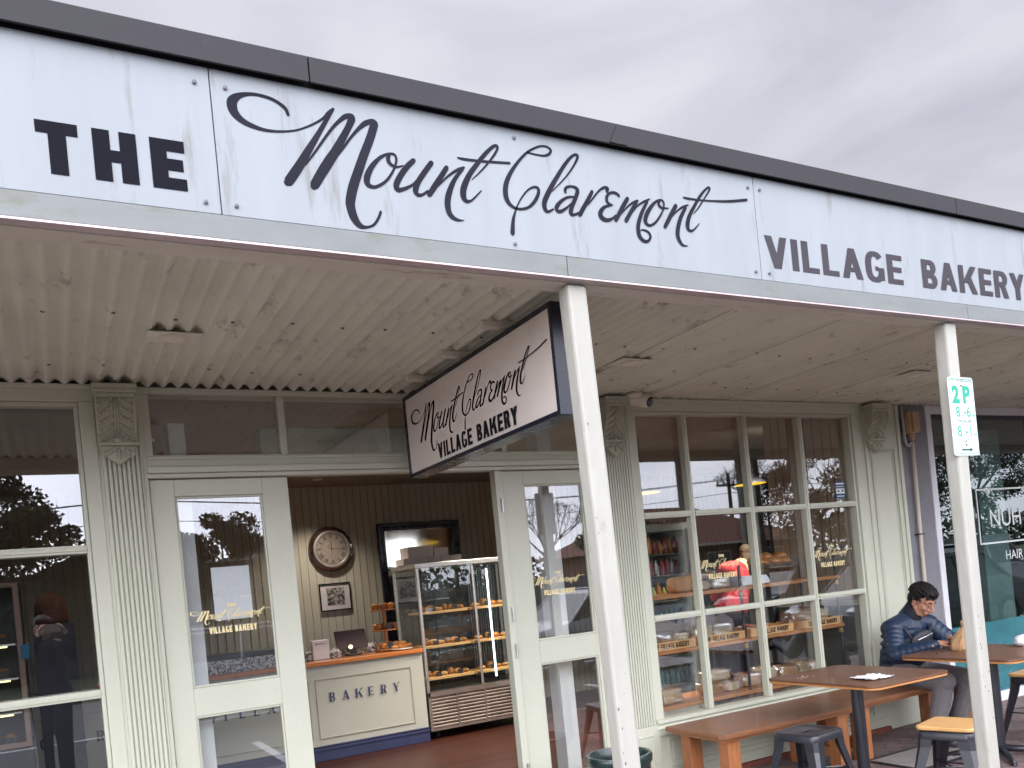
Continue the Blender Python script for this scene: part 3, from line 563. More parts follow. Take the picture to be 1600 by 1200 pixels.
# ---- display windows
def bigwin(x0,x1,cols,name):
    """frame x0..x1 with four columns and three rows of panes"""
    b=MB(); zt,zb=2.672,.50
    b.box(x0-.07,-.03,zt,x1+.07,.07,2.757); b.box(x0-.07,-.045,2.735,x1+.07,-.0305,2.757)
    b.box(x0-.07,-.03,zb,x0,.07,zt-.001); b.box(x1,-.03,zb,x1+.07,.07,zt-.001)
    b.box(x1+.072,-.012,zb,x1+.10,.07,zt+.03)
    b.box(x0,-.012,zt-.022,x1,.06,zt-.001); b.box(x1-.022,-.012,zb,x1-.001,.06,zt-.0225); b.box(x0+.001,-.012,zb,x0+.018,.06,zt-.0225)
    W=b.build('display_window',M['sage'],BL,bevel=.004)
    s=MB(); s.prism([(.07,.445),(.07,.499),(-.03,.499),(-.052,.488),(-.052,.474),(-.036,.462),(-.036,.452),(-.046,.440),(-.046,.43),(.0,.43)],'x',x0-.07,x1+.10)
    s.build('window_sill',M['sage'],W,bevel=.002)
    m=MB()
    for x in cols: m.box(x-.021,-.01,zb,x+.021,.05,zt-.023); m.box(x-.009,-.018,zb,x+.009,-.0105,zt-.023)
    xs=[x0+.018]+[c for c in cols]+[x1-.022]
    for z in (1.93,1.20):
        for i in range(len(xs)-1):
            a=xs[i]+(.0215 if i else .0005); c_=xs[i+1]-(.0215 if i<len(xs)-2 else .0005)
            m.box(a,-.01,z-.021,c_,.05,z+.021); m.box(a,-.018,z-.009,c_,-.0105,z+.009)
    m.build('muntins',M['sage'],W,bevel=.003)
    MB().box(x0+.002,.051,zb+.001,x1-.002,.056,zt-.001).build('window_pane',M['glass'],W)
    # stall riser with raised mould panels
    q=MB().box(x0-.07,-.018,.06,x1+.10,.05,.429); q.box(x0-.07,-.034,.385,x1+.1,-.0185,.43); q.box(x0-.07,-.03,.06,x1+.1,-.0185,.115); q.box(x0-.07,-.036,.115,x1+.1,-.0185,.135)
    xx=x0+.02; n=4; wp=(x1-x0-.02)/n
    for i in range(n):
        a=xx+i*wp; q.frame(a,.16,a+wp-.06,.365,.014,-.032,-.0185); q.frame(a+.04,.195,a+wp-.10,.335,.008,-.026,-.0185)
    q.build('stall_riser',M['sage'],W,bevel=.003)
    MB().box(x0-.07,-.05,.0,x1+.1,.05,.058).build('brick_footing',M['brickr'],W,bevel=.006)
    return W
WR=bigwin(3.655,5.90,[4.118,4.712,5.31],'r')
WL=bigwin(-2.35,.185,[-.42,-1.06,-1.70],'l')
MB().box(-6,-.02,-.02,-2.46,.2,2.757).build('end_wall',M['sage'],BL)
# lettering on the glass (gold leaf)
def logo(par,cx,zc,k,y=-.001):
    b=MB(); pl=Plane((cx,y,zc),(1,0,0),(0,0,1),(0,-1,0),.00002)
    script(b,pl,0,0,k,3,1.25)
    write(b,pl,'VILLAGE BAKERY',-.125*k/.2,.125*k/.2,-.088*k/.2,.034*k/.2,.27,.2,gap=.12)
    write(b,pl,'THE',-.025*k/.2,.025*k/.2,.05*k/.2,.018*k/.2,.27,.2,gap=.15)
    return b.build('gold_lettering',M['gold'],par)
logo(dl,.835,1.525,.20,.0165); logo(dr,2.93,1.535,.195,.0165); logo(WR,4.40,1.535,.225,.0495); logo(WR,5.60,1.53,.225,.0495)
# security stickers inside the glass
s=MB().box(5.715,.0485,1.985,5.835,.0505,2.125); st=s.build('security_sticker',mat('sticker_blue',(.015,.05,.16),.4),WR)
MB().box(5.724,.0478,2.022,5.826,.0484,2.066).box(5.728,.0478,2.098,5.822,.0484,2.112).box(5.728,.0478,2.078,5.822,.0484,2.084).box(5.732,.0478,1.998,5.818,.0484,2.006).build('sticker_print',M['signw'],st)
MB().ell((5.75,.0472,2.044),(.012,.001,.008)).ell((5.80,.0472,2.046),(.011,.001,.009)).each('sticker_mark',M['black'],st)
# ================================================================ VERANDAH
VC=thing('verandah_canopy','long street verandah with corrugated soffit, grey trim and dark roof flashing','canopy',(2,-1,2.6))
b=MB(); x0,x1,pit_=-4,13,.0765; amp=.0145; ys=[-1.955,-1.2,-.6,-.012]
nx=int((x1-x0)/pit_*8); vs=[];fs=[]
for j,y in enumerate(ys):
    for i in range(nx+1):
        x=x0+i*pit_/8; seam=.002 if (int((x+.35)/.762)%2) else 0
        vs.append((x,y,2.768+amp*math.sin(2*math.pi*x/pit_)+seam))
for j in range(len(ys)-1):
    for i in range(nx): fs.append((j*(nx+1)+i,(j+1)*(nx+1)+i,(j+1)*(nx+1)+i+1,j*(nx+1)+i+1))
b.add(vs,fs); b.build('corrugated_soffit',M['soffit'],VC,smooth=True)
MB().box(-4,-2.09,2.80,13,.3,2.83).build('roof_sheet',M['flash'],VC)
sm=MB()
for k in range(22):
    x=-3.9+.762*k
    if x>2.2: sm.box(x,-1.95,2.7535,x+.0022,-.02,2.7545)
sm.build('sheet_lap_line',mat('lap_shadow',(.16,.12,.09),.8),VC)
sc=MB()
for k in range(48):
    x=-2.0+k*.2295
    for y in (-.38,-1.12):
        if random.random()<.12: continue
        yy=y+random.uniform(-.03,.03); sc.lathe([(.009,2.7575),(.009,2.7545),(.005,2.7520)],(x+random.uniform(-.03,.03),yy,0),8)
sc.each('roofing_screw',mat('rusty_screw',(.26,.19,.14),.6,(.10,.07,.05),50),VC)
# beam: stepped timber behind the fascia
b=MB(); b.box(-4,-2.068,2.665,13,-2.03,2.80); b.box(-4,-2.0295,2.672,13,-1.985,2.80); b.box(-4,-1.9845,2.679,13,-1.935,2.765)
b.build('timber_beam',M['beam'],VC,bevel=.005)
# aluminium trim below the sign
b=MB()
for a,c_ in ((-4,-1.2),(-1.197,1.787),(1.79,4.247),(4.25,7.2),(7.203,13)): b.box(a,-2.105,2.678,c_,-2.07,2.752)
b.each('aluminium_trim',M['trim'],VC,bevel=.002)
MB().box(-4,-2.112,2.668,13,-2.072,2.6745).build('drip_edge',mat('drip_pink',(.62,.50,.52),.4,metal=.3),VC)
b=MB()
for a,c_ in ((-4,.848),(.853,4.187),(4.192,8.4),(8.405,13)):
    b.prism([(-2.135,3.205),(-2.135,3.285),(-2.125,3.293),(-1.99,3.30),(-1.99,3.29),(-2.118,3.28),(-2.118,3.212),(-2.126,3.205)],'x',a,c_)
b.each('roof_flashing',M['flash'],VC)
MB().box(-4,-2.085,2.80,13,-2.0,3.285).build('fascia_backing',M['darkw'],VC)
# fascia sign boards
FS=thing('fascia_sign','long white sign board reading THE Mount Claremont VILLAGE BAKERY along the verandah edge','sign',(1.67,-2.1,2.75))
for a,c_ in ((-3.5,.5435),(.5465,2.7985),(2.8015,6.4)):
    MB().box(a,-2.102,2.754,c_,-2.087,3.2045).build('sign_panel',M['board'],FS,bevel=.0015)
pl=Plane((0,-2.1035,0),(1,0,0),(0,0,1),(0,-1,0))
b=MB(); script(b,pl,1.665,2.950,1.0,6); b.build('script_lettering',M['vinyl'],FS)
pl.k=0; b=MB(); write(b,pl,'THE',.062,.452,2.811,.149,.275,.235,gap=.22); b.build('block_lettering',M['vinylk'],FS)
pl.k=0; b=MB(); write(b,pl,'VILLAGE',2.835,3.755,2.812,.142,.215,.17,gap=.12); write(b,pl,'BAKERY',3.905,4.785,2.814,.142,.215,.17,gap=.12); b.build('block_lettering',M['vgrey'],FS)
b=MB()
for x,z in ((.50,3.15),(.59,3.15),(.50,2.785),(.59,2.785),(1.61,3.17),(1.57,2.775),(2.765,3.15),(2.835,3.15),(2.765,2.785),(2.845,2.785)):
    b.lathe([(.0065,-2.105),(.0065,-2.108),(.003,-2.1095)],(x,0,z),10,'y')
b.each('sign_screw',mat('screw_zinc',(.16,.16,.18),.5,metal=.5),FS)
# dirt kink on the flashing
MB().prism([(2.02,3.207),(2.05,3.205),(2.10,3.206),(2.06,3.278)],'y',-2.141,-2.1352).build('flashing_dent',M['flash'],VC)
# posts
for i,(x,lb) in enumerate(((1.80,'white painted timber post beside the hanging sign, chipped near the bottom'),(4.10,'white painted timber post carrying the green parking sign'),(-.95+-.6,'white painted timber post beyond the left shop window'),(6.9,'white painted timber post in front of the hair salon'))):
    b=MB(); n=9; rr=random.Random(i)
    for k in range(n):
        z0=.02+(2.664-.02)*k/n; z1=.02+(2.664-.02)*(k+1)/n
    P=[]; 
    vs=[]; 
    for k in range(n+1):
        z=.02+2.642*k/n; bow=.006*math.sin(math.pi*k/n)*(1 if i!=1 else -1.3)
        lean=(.035 if i==0 else .008)*(1-k/n)*1.3
        for dx,dy in ((0,0),(.088,0),(.088,.075),(0,.075)): vs.append((x+dx+bow+lean,-2.075+dy,z))
    fs=[(4*k+j,4*k+(j+1)%4,4*k+4+(j+1)%4,4*k+4+j) for k in range(n) for j in range(4)]+[(3,2,1,0),(4*n,4*n+1,4*n+2,4*n+3)]
    b.add(vs,fs); T=thing('verandah_post',lb,'post',(x+.046,-2.02,.02),0,'verandah posts')
    b.build('timber_post',M['post'],T,bevel=.012,bseg=2)
    c=MB(); rr=random.Random(i+5)
    for _ in range(13):
        z=rr.uniform(.55,1.2) if rr.random()<.85 else rr.uniform(1.3,2.5); xx=x+(.035 if i==0 else .008)*1.3*(1-(z-.02)/2.642)+rr.choice([.014,.018,.022,rr.uniform(.02,.08)]); r_=rr.uniform(.0012,.0045)
        c.prism([(xx+r_*math.cos(a)*rr.uniform(.5,1.1),z+r_*1.8*math.sin(a)*rr.uniform(.5,1.1)) for a in [k*1.05 for k in range(6)]],'y',-2.0762,-2.0745)
    c.build('chipped_paint',mat('bare_timber',(.16,.12,.10),.9),T)
# hanging light-box sign
HS=thing('hanging_sign','black framed light box sign reading Mount Claremont VILLAGE BAKERY hung under the verandah','sign',(1.95,-.94,2.23))
b=MB(); y0,y1,z0,z1=-1.785,-.095,2.228,2.705
for a,c_,d,e_ in ((y0,y0+.022,z0,z1),(y1-.022,y1,z0,z1),(y0+.022,y1-.022,z0,z0+.022),(y0+.022,y1-.022,z1-.022,z1)): b.box(1.90,a,d,2.01,c_,e_)
b.build('sign_frame',M['navy'],HS,bevel=.003)
MB().box(1.908,y0+.022,z0+.022,2.002,y1-.022,z1-.022).build('sign_face',M['signface'],HS)
b=MB(); pl=Plane((1.907,-.95,0),(0,-1,0),(0,0,1),(-1,0,0)); script(b,pl,.0,2.455,.715,5,1.05); b.build('script_lettering',M['inkblack'],HS)
b=MB(); pl.k=0; write(b,pl,'VILLAGE BAKERY',-.43,.475,2.268,.083,.26,.2,gap=.11); b.build('block_lettering',M['inkblack'],HS)
for y in (-.42,-.88,-1.35): MB().box(1.80,y-.02,2.722,2.05,y+.02,2.7545).box(1.94,y-.015,2.700,1.97,y+.015,2.722).build('hanger_bracket',M['beam'],HS,bevel=.005)
# soffit down lights
for i,(x,y) in enumerate(((.544,-.89),(3.015,-.864),(5.49,-.92),(-2.0,-.89))):
    T=thing('soffit_downlight',['round cream downlight in the soffit left of the hanging sign','round cream downlight in the soffit right of the hanging sign','round downlight in the soffit near the parking sign post','round downlight in the soffit above the left window'][i],'light',(x,y,2.74),0,'downlights in the verandah soffit')
    MB().lathe([(.062,2.756),(.062,2.742),(.052,2.736),(.048,2.741)],(x,y,0),28).build('light_rim',M['camw'],T,smooth=True,auto=30) 
    MB().lathe([(.047,2.7405),(.03,2.7385),(.001,2.7375)],(x,y,0),24).build('light_diffuser',mat('diffuser',(.85,.82,.66),.5),T)
    MB().box(x-.11,y-.075,2.7475,x+.11,y+.075,2.7505).build('mount_plate',M['soffit'],T)
# security camera
T=thing('security_camera','cream turret security camera with dark lens under the soffit above the display window','camera',(3.70,-.12,2.75))
b=MB().lathe([(.07,2.757),(.07,2.742),(.062,2.734),(.02,2.73)],(3.585,-.13,0),24); b.cap((3.58,-.12,2.725),.042,(3.655,-.175,2.705),.047); b.build('camera_body',M['camw'],T,smooth=True)
rm=Vector((.35,-.9,-.45)).to_track_quat('Z','Y').to_matrix()
MB().ell(Vector((3.655,-.175,2.705))+Vector((.35,-.9,-.45)).normalized()*.034,(.036,.036,.018),rm).build('camera_lens',M['lens'],T,smooth=True)
# parking sign on the second post
T=thing('parking_sign','green and white 2P parking time sign screwed to the right hand post','sign',(4.085,-2.07,1.965))
def rrect(x0,z0,x1,z1,r):
    o=[]
    for cx,cz,a0 in ((x1-r,z1-r,0),(x0+r,z1-r,90),(x0+r,z0+r,180),(x1-r,z0+r,270)):
        for k in range(6): a=R(a0+18*k); o.append((cx+r*math.cos(a),cz+r*math.sin(a)))
    return o
X0,X1,Z0,Z1=3.972,4.182,1.958,2.362
MB().prism(rrect(X0,Z0,X1,Z1,.016),'y',-2.0745,-2.072).build('sign_plate',M['signw'],T)
a=rrect(X0+.007,Z0+.007,X1-.007,Z1-.007,.011); c_=rrect(X0+.0105,Z0+.0105,X1-.0105,Z1-.0105,.009)
n=len(a); MB().add([(x,-2.0752,z) for x,z in a+c_],[(i,(i+1)%n,n+(i+1)%n,n+i) for i in range(n)]).build('sign_border',M['signg'],T)
def pt(txt,x,z,size,m='signg',off=0): return btext(txt,M[m],T,(x,-2.0755,z),(1,0,0),(0,0,1),size,'sign_lettering',off)
pt('CITY OF NEDLANDS',X0+.019,2.337,.0195,'signdg')
pt('2',X0+.026,2.232,.118,off=.006); pt('P',X0+.112,2.232,.118,off=.006)
pt('8',X0+.043,2.158,.075,off=.0008); pt('AM',X0+.087,2.158,.019); pt('-',X0+.108,2.163,.07,off=.001); pt('6',X0+.132,2.158,.075,off=.0008); pt('PM',X0+.174,2.158,.019)
pt('MON-FRI',X0+.062,2.125,.027,'signdg')
pt('8',X0+.043,2.058,.075,off=.0008); pt('AM',X0+.087,2.058,.019); pt('-',X0+.108,2.063,.07,off=.001); pt('1',X0+.135,2.058,.075,off=.0008); pt('PM',X0+.174,2.058,.019)
pt('SAT',X0+.085,2.024,.027,'signdg')
MB().add([(x,-2.0756,z) for x,z in ((4.035,1.983),(4.035,1.992),(4.105,1.992),(4.105,2.001),(4.128,1.9875),(4.105,1.974),(4.105,1.983))],[tuple(range(7))]).build('sign_arrow',M['signdg'],T)
MB().lathe([(.005,-2.0746),(.005,-2.078)],(4.078,0,2.318),8,'y').lathe([(.005,-2.0746),(.005,-2.078)],(4.078,0,2.012),8,'y').each('sign_bolt',M['dkmetal'],T)
T.location=(4.173,-2.0745,1.9815)
# ================================================================ HAIR SALON next door
HB=thing('hair_salon_building','grey rendered salon front with white framed glass and a teal film along its base','building',(8.5,0,0))
MB().box(6.503,-.02,-.1,6.87,.25,2.757).box(6.05,.06,2.757,16,.3,3.0).build('rendered_wall',M['grey'],HB,bevel=.004)
b=MB(); b.box(6.872,-.03,.02,6.945,.05,2.757); b.box(6.946,-.03,2.685,14,.05,2.757); b.box(6.946,-.03,.02,14,.05,.11); b.box(9.6,-.03,.111,9.66,.05,2.684); b.box(12.2,-.03,.111,12.26,.05,2.684)
b.build('window_frame',M['lilac'],HB,bevel=.004)
MB().box(6.946,-.012,2.645,14,-.002,2.684).build('blind_pelmet',M['black'],HB)
g=MB().box(6.946,.0,.111,9.6,.006,2.684).box(9.66,.0,.111,12.2,.006,2.684).each('window_pane',M['glass2'],HB)
MB().box(8.42,-.004,.111,8.428,.0,2.64).build('glass_joint',M['black'],HB)
MB().box(6.947,-.0016,.111,9.6,-.0006,.76).box(9.66,-.0016,.111,12.2,-.0006,.76).each('teal_film',M['teal'],HB)
b=MB(); b.frame(7.53,1.475,8.75,1.995,.016,-.003,-.001); b.build('lettering_border',M['signw'],HB)
btext('NUH',M['signw'],HB,(7.70,-.0035,1.635),(1,0,0),(0,0,1),.235,'salon_lettering')
btext('HAIR',M['signw'],HB,(7.90,-.0035,1.315),(1,0,0),(0,0,1),.125,'salon_lettering')
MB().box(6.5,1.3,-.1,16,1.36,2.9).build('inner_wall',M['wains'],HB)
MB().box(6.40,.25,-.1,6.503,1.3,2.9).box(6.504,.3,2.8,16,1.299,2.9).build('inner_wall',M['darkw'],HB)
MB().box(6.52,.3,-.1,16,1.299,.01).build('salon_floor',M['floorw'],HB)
MB().box(7.98,.25,.02,8.4,.55,2.6).build('inner_partition',mat('salon_partition',(.42,.47,.46),.7),HB)
T=thing('product_shelf','pale shelf of salon bottles behind the salon glass','shelf',(10.2,1.1,0))
b=MB().box(9.3,1.2,.02,11.3,1.23,2.1)
for z in (.9,1.25,1.6,1.95): b.box(9.3,.95,z,11.3,1.2,z+.02)
b.build('shelf_boards',mat('shelf_grey',(.30,.34,.33),.6),T)
rr=random.Random(4)
for z in (.92,1.27,1.62):
    b=MB()
    for k in range(14): x=9.38+k*.135; b.lathe([(.03,z),(.03,z+rr.uniform(.12,.17)),(.012,z+.18),(.012,z+.22)],(x,1.06,0),8)
    b.build('bottle_row',mat('bottle_%d'%int(z*100),rr.choice([(.10,.30,.34),(.3,.33,.4),(.06,.12,.16)]),.4),T)
# junction box + conduit
T=thing('junction_box','tan plastic electrical junction box on the grey wall by the parking sign','box',(6.63,-.06,2.48))
b=MB().box(6.545,-.10,2.50,6.655,-.021,2.685); b.box(6.572,-.118,2.505,6.66,-.101,2.68); b.build('box_cover',M['junction'],T,bevel=.006)
MB().lathe([(.024,2.44),(.024,2.47),(.03,2.475),(.03,2.499)],(6.61,-.06,0),14).build('gland',M['junction'],T)
MB().tube([(6.525,-.05,2.757),(6.527,-.05,2.60),(6.53,-.05,2.46),(6.545,-.052,2.405),(6.572,-.055,2.395),(6.592,-.058,2.42),(6.60,-.06,2.475)],.0115,10).build('flexible_conduit',M['pvcg'],T,smooth=True)
T=thing('conduit_pipe','cream plastic conduit pipe running down the grey wall from the junction box','pipe',(6.6,-.06,.02))
MB().tube([(6.612,-.06,2.44),(6.606,-.052,1.5),(6.60,-.05,.02)],.0165,12).build('pipe',M['pvc'],T,smooth=True)
b=MB()
for z in (2.425,1.62,.7): b.box(6.575,-.073,z,6.640,-.021,z+.012)
b.each('saddle_clip',M['black'],T)
V_=lambda k:Vector((k*3.1,k,0))
# ================================================================ OUTDOOR FURNITURE
def bench(name,label,x0,x1,y0,y1,legs,shelf):
    T=thing(name,label,'bench',((x0+x1)/2,(y0+y1)/2,.02),0,'timber benches against the shop window')
    q=.03
    MB().prism([(x0+q,y0),(x1,y0),(x1,y1),(x0,y1),(x0,y0+q*1.5)],'z',.428,.462).build('seat',M['wood'],T,bevel=.006,bseg=3)
    MB().box(x0+.03,y0+.03,.408,x1-.02,y0+.065,.427).box(x0+.03,y1-.065,.408,x1-.02,y1-.03,.427).box(x0+.03,y0+.066,.408,x0+.07,y1-.066,.427).build('seat_rail',M['woodz'],T,bevel=.003)
    for lx in legs:
        for ly in (y0+.055,y1-.15): MB().box(lx,ly,.02,lx+.105,ly+.095,.407).build('leg',M['woodz'],T,bevel=.006)
        MB().box(lx+.02,y0+.151,.10,lx+.085,y1-.151,.17).build('cross_rail',M['woodz'],T,bevel=.004)
    return T
bench('timber_bench','long brown timber bench under the paned window, its near end by the green pot',3.60,4.955,-.675,-.10,(3.68,4.70),1)
bench('timber_bench','brown timber bench the seated man sits on',4.96,6.40,-.62,-.10,(5.00,6.22),1)
def table(label,cx,cy,sx,sy,rz,ped):
    T=thing('cafe_table',label,'table',(cx,cy,.02),rz,'square cafe tables on the footpath')
    def rr2(hx,hy,r):
        o=[]
        for ax,ay,a0 in ((hx-r,hy-r,0),(-hx+r,hy-r,90),(-hx+r,-hy+r,180),(hx-r,-hy+r,270)):
            for k in range(7): a=R(a0+15*k); o.append((ax+r*math.cos(a),ay+r*math.sin(a)))
        return o
    top=MB().prism(rr2(sx/2,sy/2,.07),'z',.717,.732).build('tabletop',M['tabletop'],T,world=False,bevel=.003)
    MB().prism(rr2(sx/2-.003,sy/2-.003,.068),'z',.704,.7165).build('edge_band',M['edgewood'],T,world=False,bevel=.003)
    px,py=ped
    b=MB().lathe([(.038,.02),(.038,.69)],(px,py,0),20); b.build('pedestal',M['steelb'],T,world=False,smooth=True,auto=30)
    MB().box(px-.16,py-.025,.688,px+.16,py+.025,.7035).box(px-.025,py-.16,.684,px+.025,py-.026,.70).box(px-.025,py+.026,.684,px+.025,py+.16,.70).build('top_bracket',M['steelb'],T,world=False,bevel=.002)
    b=MB()
    for k in range(4):
        a=R(45+90*k); c_,s_=math.cos(a),math.sin(a)
        b.tube([(px+c_*.03,py+s_*.03,.05),(px+c_*.20,py+s_*.20,.035),(px+c_*.33,py+s_*.33,.018)],[.026,.022,.016],8); b.lathe([(.02,.0),(.02,.014)],(px+c_*.32,py+s_*.32,0),10)
    b.build('foot_base',M['steelb'],T,world=False,smooth=True)
    return T
table('square brown cafe table with a white napkin, in front of the empty bench',4.44,-1.02,.72,.86,0,(.0,-.0))
table('square brown cafe table with the paper bag, in front of the seated man',5.66,-1.13,.78,.84,0,(.02,-.02))
def stool(label,loc,rz,wood=False,group='metal stools around the tables'):
    T=thing('metal_stool',label,'stool',loc,rz,group); h=.46; s=.155
    def rr2(hx,r):
        o=[]
        for ax,ay,a0 in ((hx-r,hx-r,0),(-hx+r,hx-r,90),(-hx+r,-hx+r,180),(hx-r,-hx+r,270)):
            for k in range(6): a=R(a0+18*k); o.append((ax+r*math.cos(a),ay+r*math.sin(a)))
        return o
    # seat: pressed metal with raised rim and stamped dish
    b=MB(); rings=[(s,.045,h-.05),(s+.002,.045,h-.012),(s-.004,.043,h-.002),(s-.014,.038,h),(s-.028,.03,h-.003),(s-.05,.03,h-.008),(.035,.03,h-.010)]
    vs=[];n=24
    for hx,r,z in rings: vs+=[(x,y,z) for x,y in rr2(hx,r)]
    fs=[(i*n+k,i*n+(k+1)%n,(i+1)*n+(k+1)%n,(i+1)*n+k) for i in range(len(rings)-1) for k in range(n)]+[tuple(range((len(rings)-1)*n,len(rings)*n))]
    b.add(vs,fs); b.build('seat',M['steelb'],T,world=False,smooth=True,auto=45)
    MB().prism([(.035*math.cos(a)*1.5,.011*math.sin(a)) for a in [k*.5236 for k in range(12)]],'z',h-.0095,h-.0085).build('hand_hole',M['inkblack'],T,world=False)
    if wood: MB().prism(rr2(s+.006,.04),'z',h+.002,h+.026).build('wooden_seat_pad',M['pine'],T,world=False,bevel=.008,bseg=3)
    for a,c_ in ((1,1),(-1,1),(-1,-1),(1,-1)):
        # folded tapering channel leg
        tx,ty=a*(s-.004),c_*(s-.004); bx,by=a*(s+.062),c_*(s+.062); w0,w1=.085,.036; th=.003
        L=MB()
        vs=[]
        for (x,y,z,w_) in ((tx,ty,h-.03,w0),(tx+a*.006,ty+c_*.006,h-.10,w0*.92),(bx,by,.012,w1)):
            ch=.26*w_
            for (px,py) in ((x-a*w_,y),(x-a*ch,y),(x,y-c_*ch),(x,y-c_*w_)): vs.append((px,py,z))
            for (px,py) in ((x-a*w_,y-c_*th),(x-a*ch-a*th*.4,y-c_*th),(x-a*th,y-c_*ch-c_*th*.4),(x-a*th,y-c_*w_)): vs.append((px,py,z))
        fs=[]
        for q in range(2):
            o=8*q
            for k in range(3): fs+=[(o+k,o+k+1,o+8+k+1,o+8+k),(o+4+k,o+8+4+k,o+8+5+k,o+5+k)]
            fs+=[(o,o+8,o+12,o+4),(o+3,o+7,o+15,o+11)]
        fs+=[(0,4,5,1),(1,5,6,2),(2,6,7,3),(16,17,21,20),(17,18,22,21),(18,19,23,22)]
        L.add(vs,fs); Lg=L.build('leg',M['steelb'],T,world=False)
        MB().lathe([(.017,0),(.017,.016)],(bx-a*.012,by-c_*.012,0),10).build('rubber_foot',M['tyre'],Lg,world=False)
    bz=.20
    for a in (1,-1): MB().tube([(a*(s+.028),-(s+.015),bz),(a*(s+.028),s+.015,bz)],.006,6).build('brace',M['steelb'],T,world=False)
    b=MB().tube([(-(s+.022),-(s+.022),bz+.012),(s+.022,s+.022,bz+.012)],.006,6); b.tube([(-(s+.022),(s+.022),bz+.024),(s+.022,-(s+.022),bz+.024)],.006,6); b.build('brace',M['steelb'],T,world=False)
    return T
st=stool('black metal stool without a wooden pad, beside the near table with the napkin',(3.96,-1.03,.02),R(8))
st2=stool('black metal stool with honey coloured wooden seat, left of the parking sign post',(4.53,-1.60,0.0),R(14),True)
dup(st2,(6.38,-1.07,.02),R(4),'black metal stool with pale wooden seat, behind the other stool at the right edge')
dup(st,(5.78,-1.72,.0),R(10),'black metal stool with plain metal seat at the right edge of the photo')
# napkins
def napkin(label,cx,cy,w,h,rz,seed,name='paper_napkin'):
    rr=random.Random(seed); T=MB(); n=14; vs=[]
    for j in range(n+1):
        for i in range(n+1):
            u=i/n-.5; v=j/n-.5; z=.006+.022*abs(mn.noise(Vector((u*6+seed,v*6,seed))))+.02*max(0,mn.noise(Vector((u*2.5+seed,v*2.5,3))))
            x=u*w*(1+.25*mn.noise(Vector((v*3,seed,1)))); y=v*h*(1+.3*mn.noise(Vector((u*3,seed,5))))
            x,y=x*math.cos(rz)-y*math.sin(rz),x*math.sin(rz)+y*math.cos(rz); vs.append((cx+x,cy+y,.753+z))
    T.add(vs,[(j*(n+1)+i,j*(n+1)+i+1,(j+1)*(n+1)+i+1,(j+1)*(n+1)+i) for j in range(n) for i in range(n)])
    o=T.build(name,M['paper'],None,smooth=True); s=o.modifiers.new('t','SOLIDIFY'); s.thickness=.002
    return tag(o,label,'napkin','crumpled napkins on the tables')
napkin('crumpled white paper napkin on the near table',4.34,-1.22,.20,.17,R(-10),2)
b=MB(); b.ell((5.98,-1.22,.79),(.085,.06,.045),None,14,9,lambda d:.18*mn.noise(d*2.3)); tag(b.build('paper_napkin',M['paper'],None,smooth=True),'balled white napkin at the right end of the far table','napkin','crumpled napkins on the tables')
# crumbs
b=MB(); rr=random.Random(5)
for k in range(9): b.ell((4.22+rr.uniform(-.06,.06),-.80+rr.uniform(-.05,.05),.7545),(.005,.003,.002),None,6,4)
tag(b.build('crumbs',M['crumb'],None),'a few pale bread crumbs near the left corner of the napkin table','crumbs',kind='stuff')
# paper bag
b=MB(); vs=[]
prof=[(0,.070,.045),(.012,.080,.052),(.04,.082,.05),(.07,.076,.048),(.10,.066,.040),(.125,.052,.030),(.145,.036,.020),(.158,.022,.013),(.168,.018,.012),(.180,.026,.016),(.196,.036,.012),(.212,.030,.008)]
n=30
for j,(z,a,c_) in enumerate(prof):
    for k in range(n):
        t=2*math.pi*k/n; q=lambda x:math.copysign(abs(x)**.55,x); d=1+.16*mn.noise(Vector((math.cos(t)*2.6,math.sin(t)*2.6,z*22)))+.10*abs(mn.noise(Vector((math.cos(t)*6,math.sin(t)*6,z*40))))
        vs.append((5.695+a*q(math.cos(t))*d+z*.30,-.93+c_*q(math.sin(t))*d,.752+z))
b.add(vs,[(j*n+k,j*n+(k+1)%n,(j+1)*n+(k+1)%n,(j+1)*n+k) for j in range(len(prof)-1) for k in range(n)]+[tuple(range(n))[::-1],tuple(range((len(prof)-1)*n,len(prof)*n))])
tag(b.build('paper_bag',M['kraft'],None),'brown paper bakery bag twisted at the top on the far table','bag')
# spectacles on the table
b=MB()
for x in (5.455,5.515): b.tube([(x+.022*math.cos(a),-.905,.775+.018*math.sin(a)) for a in [k*math.pi/6 for k in range(13)]],.0018,6)
b.tube([(5.477,-.905,.778),(5.493,-.905,.778)],.0018,5)
for x in (5.433,5.537): b.tube([(x,-.905,.778),(x+.005,-.83,.765),(x+.004,-.79,.756)],.0018,5)
tag(b.build('spectacles',M['phone'],None,smooth=True),'dark rimmed spectacles lying on the far table by the man\'s hand','spectacles')
# door mat / inspection cover under table, pot
T=thing('pit_cover','worn concrete inspection cover set in the pavers below the far table','pit cover',(5.5,-.9,.02))
MB().box(5.02,-1.0,.0215,5.75,-.60,.028).build('cover_slab',M['concrete'],T); MB().frame(5.0,-1.02,5.77,-.58,.02,.0,.0) if 0 else None
b=MB(); 
for a,c_,d,e_ in ((4.995,-1.025,5.775,-1.001),(4.995,-.599,5.775,-.575),(4.995,-1.0,5.019,-.6),(5.751,-1.0,5.775,-.6)): b.box(a,c_,.0215,d,e_,.031)
b.build('metal_rim',M['dkmetal'],T)
T=thing('plant_pot','dark green glazed pot of soil behind the first timber post','pot',(2.95,-.45,.02))
MB().lathe([(.115,.02),(.16,.09),(.185,.23),(.19,.375),(.195,.385),(.203,.395),(.206,.43),(.20,.445),(.182,.445),(.174,.43),(.17,.36)],(2.95,-.45,0),40).build('pot_body',M['pot'],T,smooth=True,auto=50)
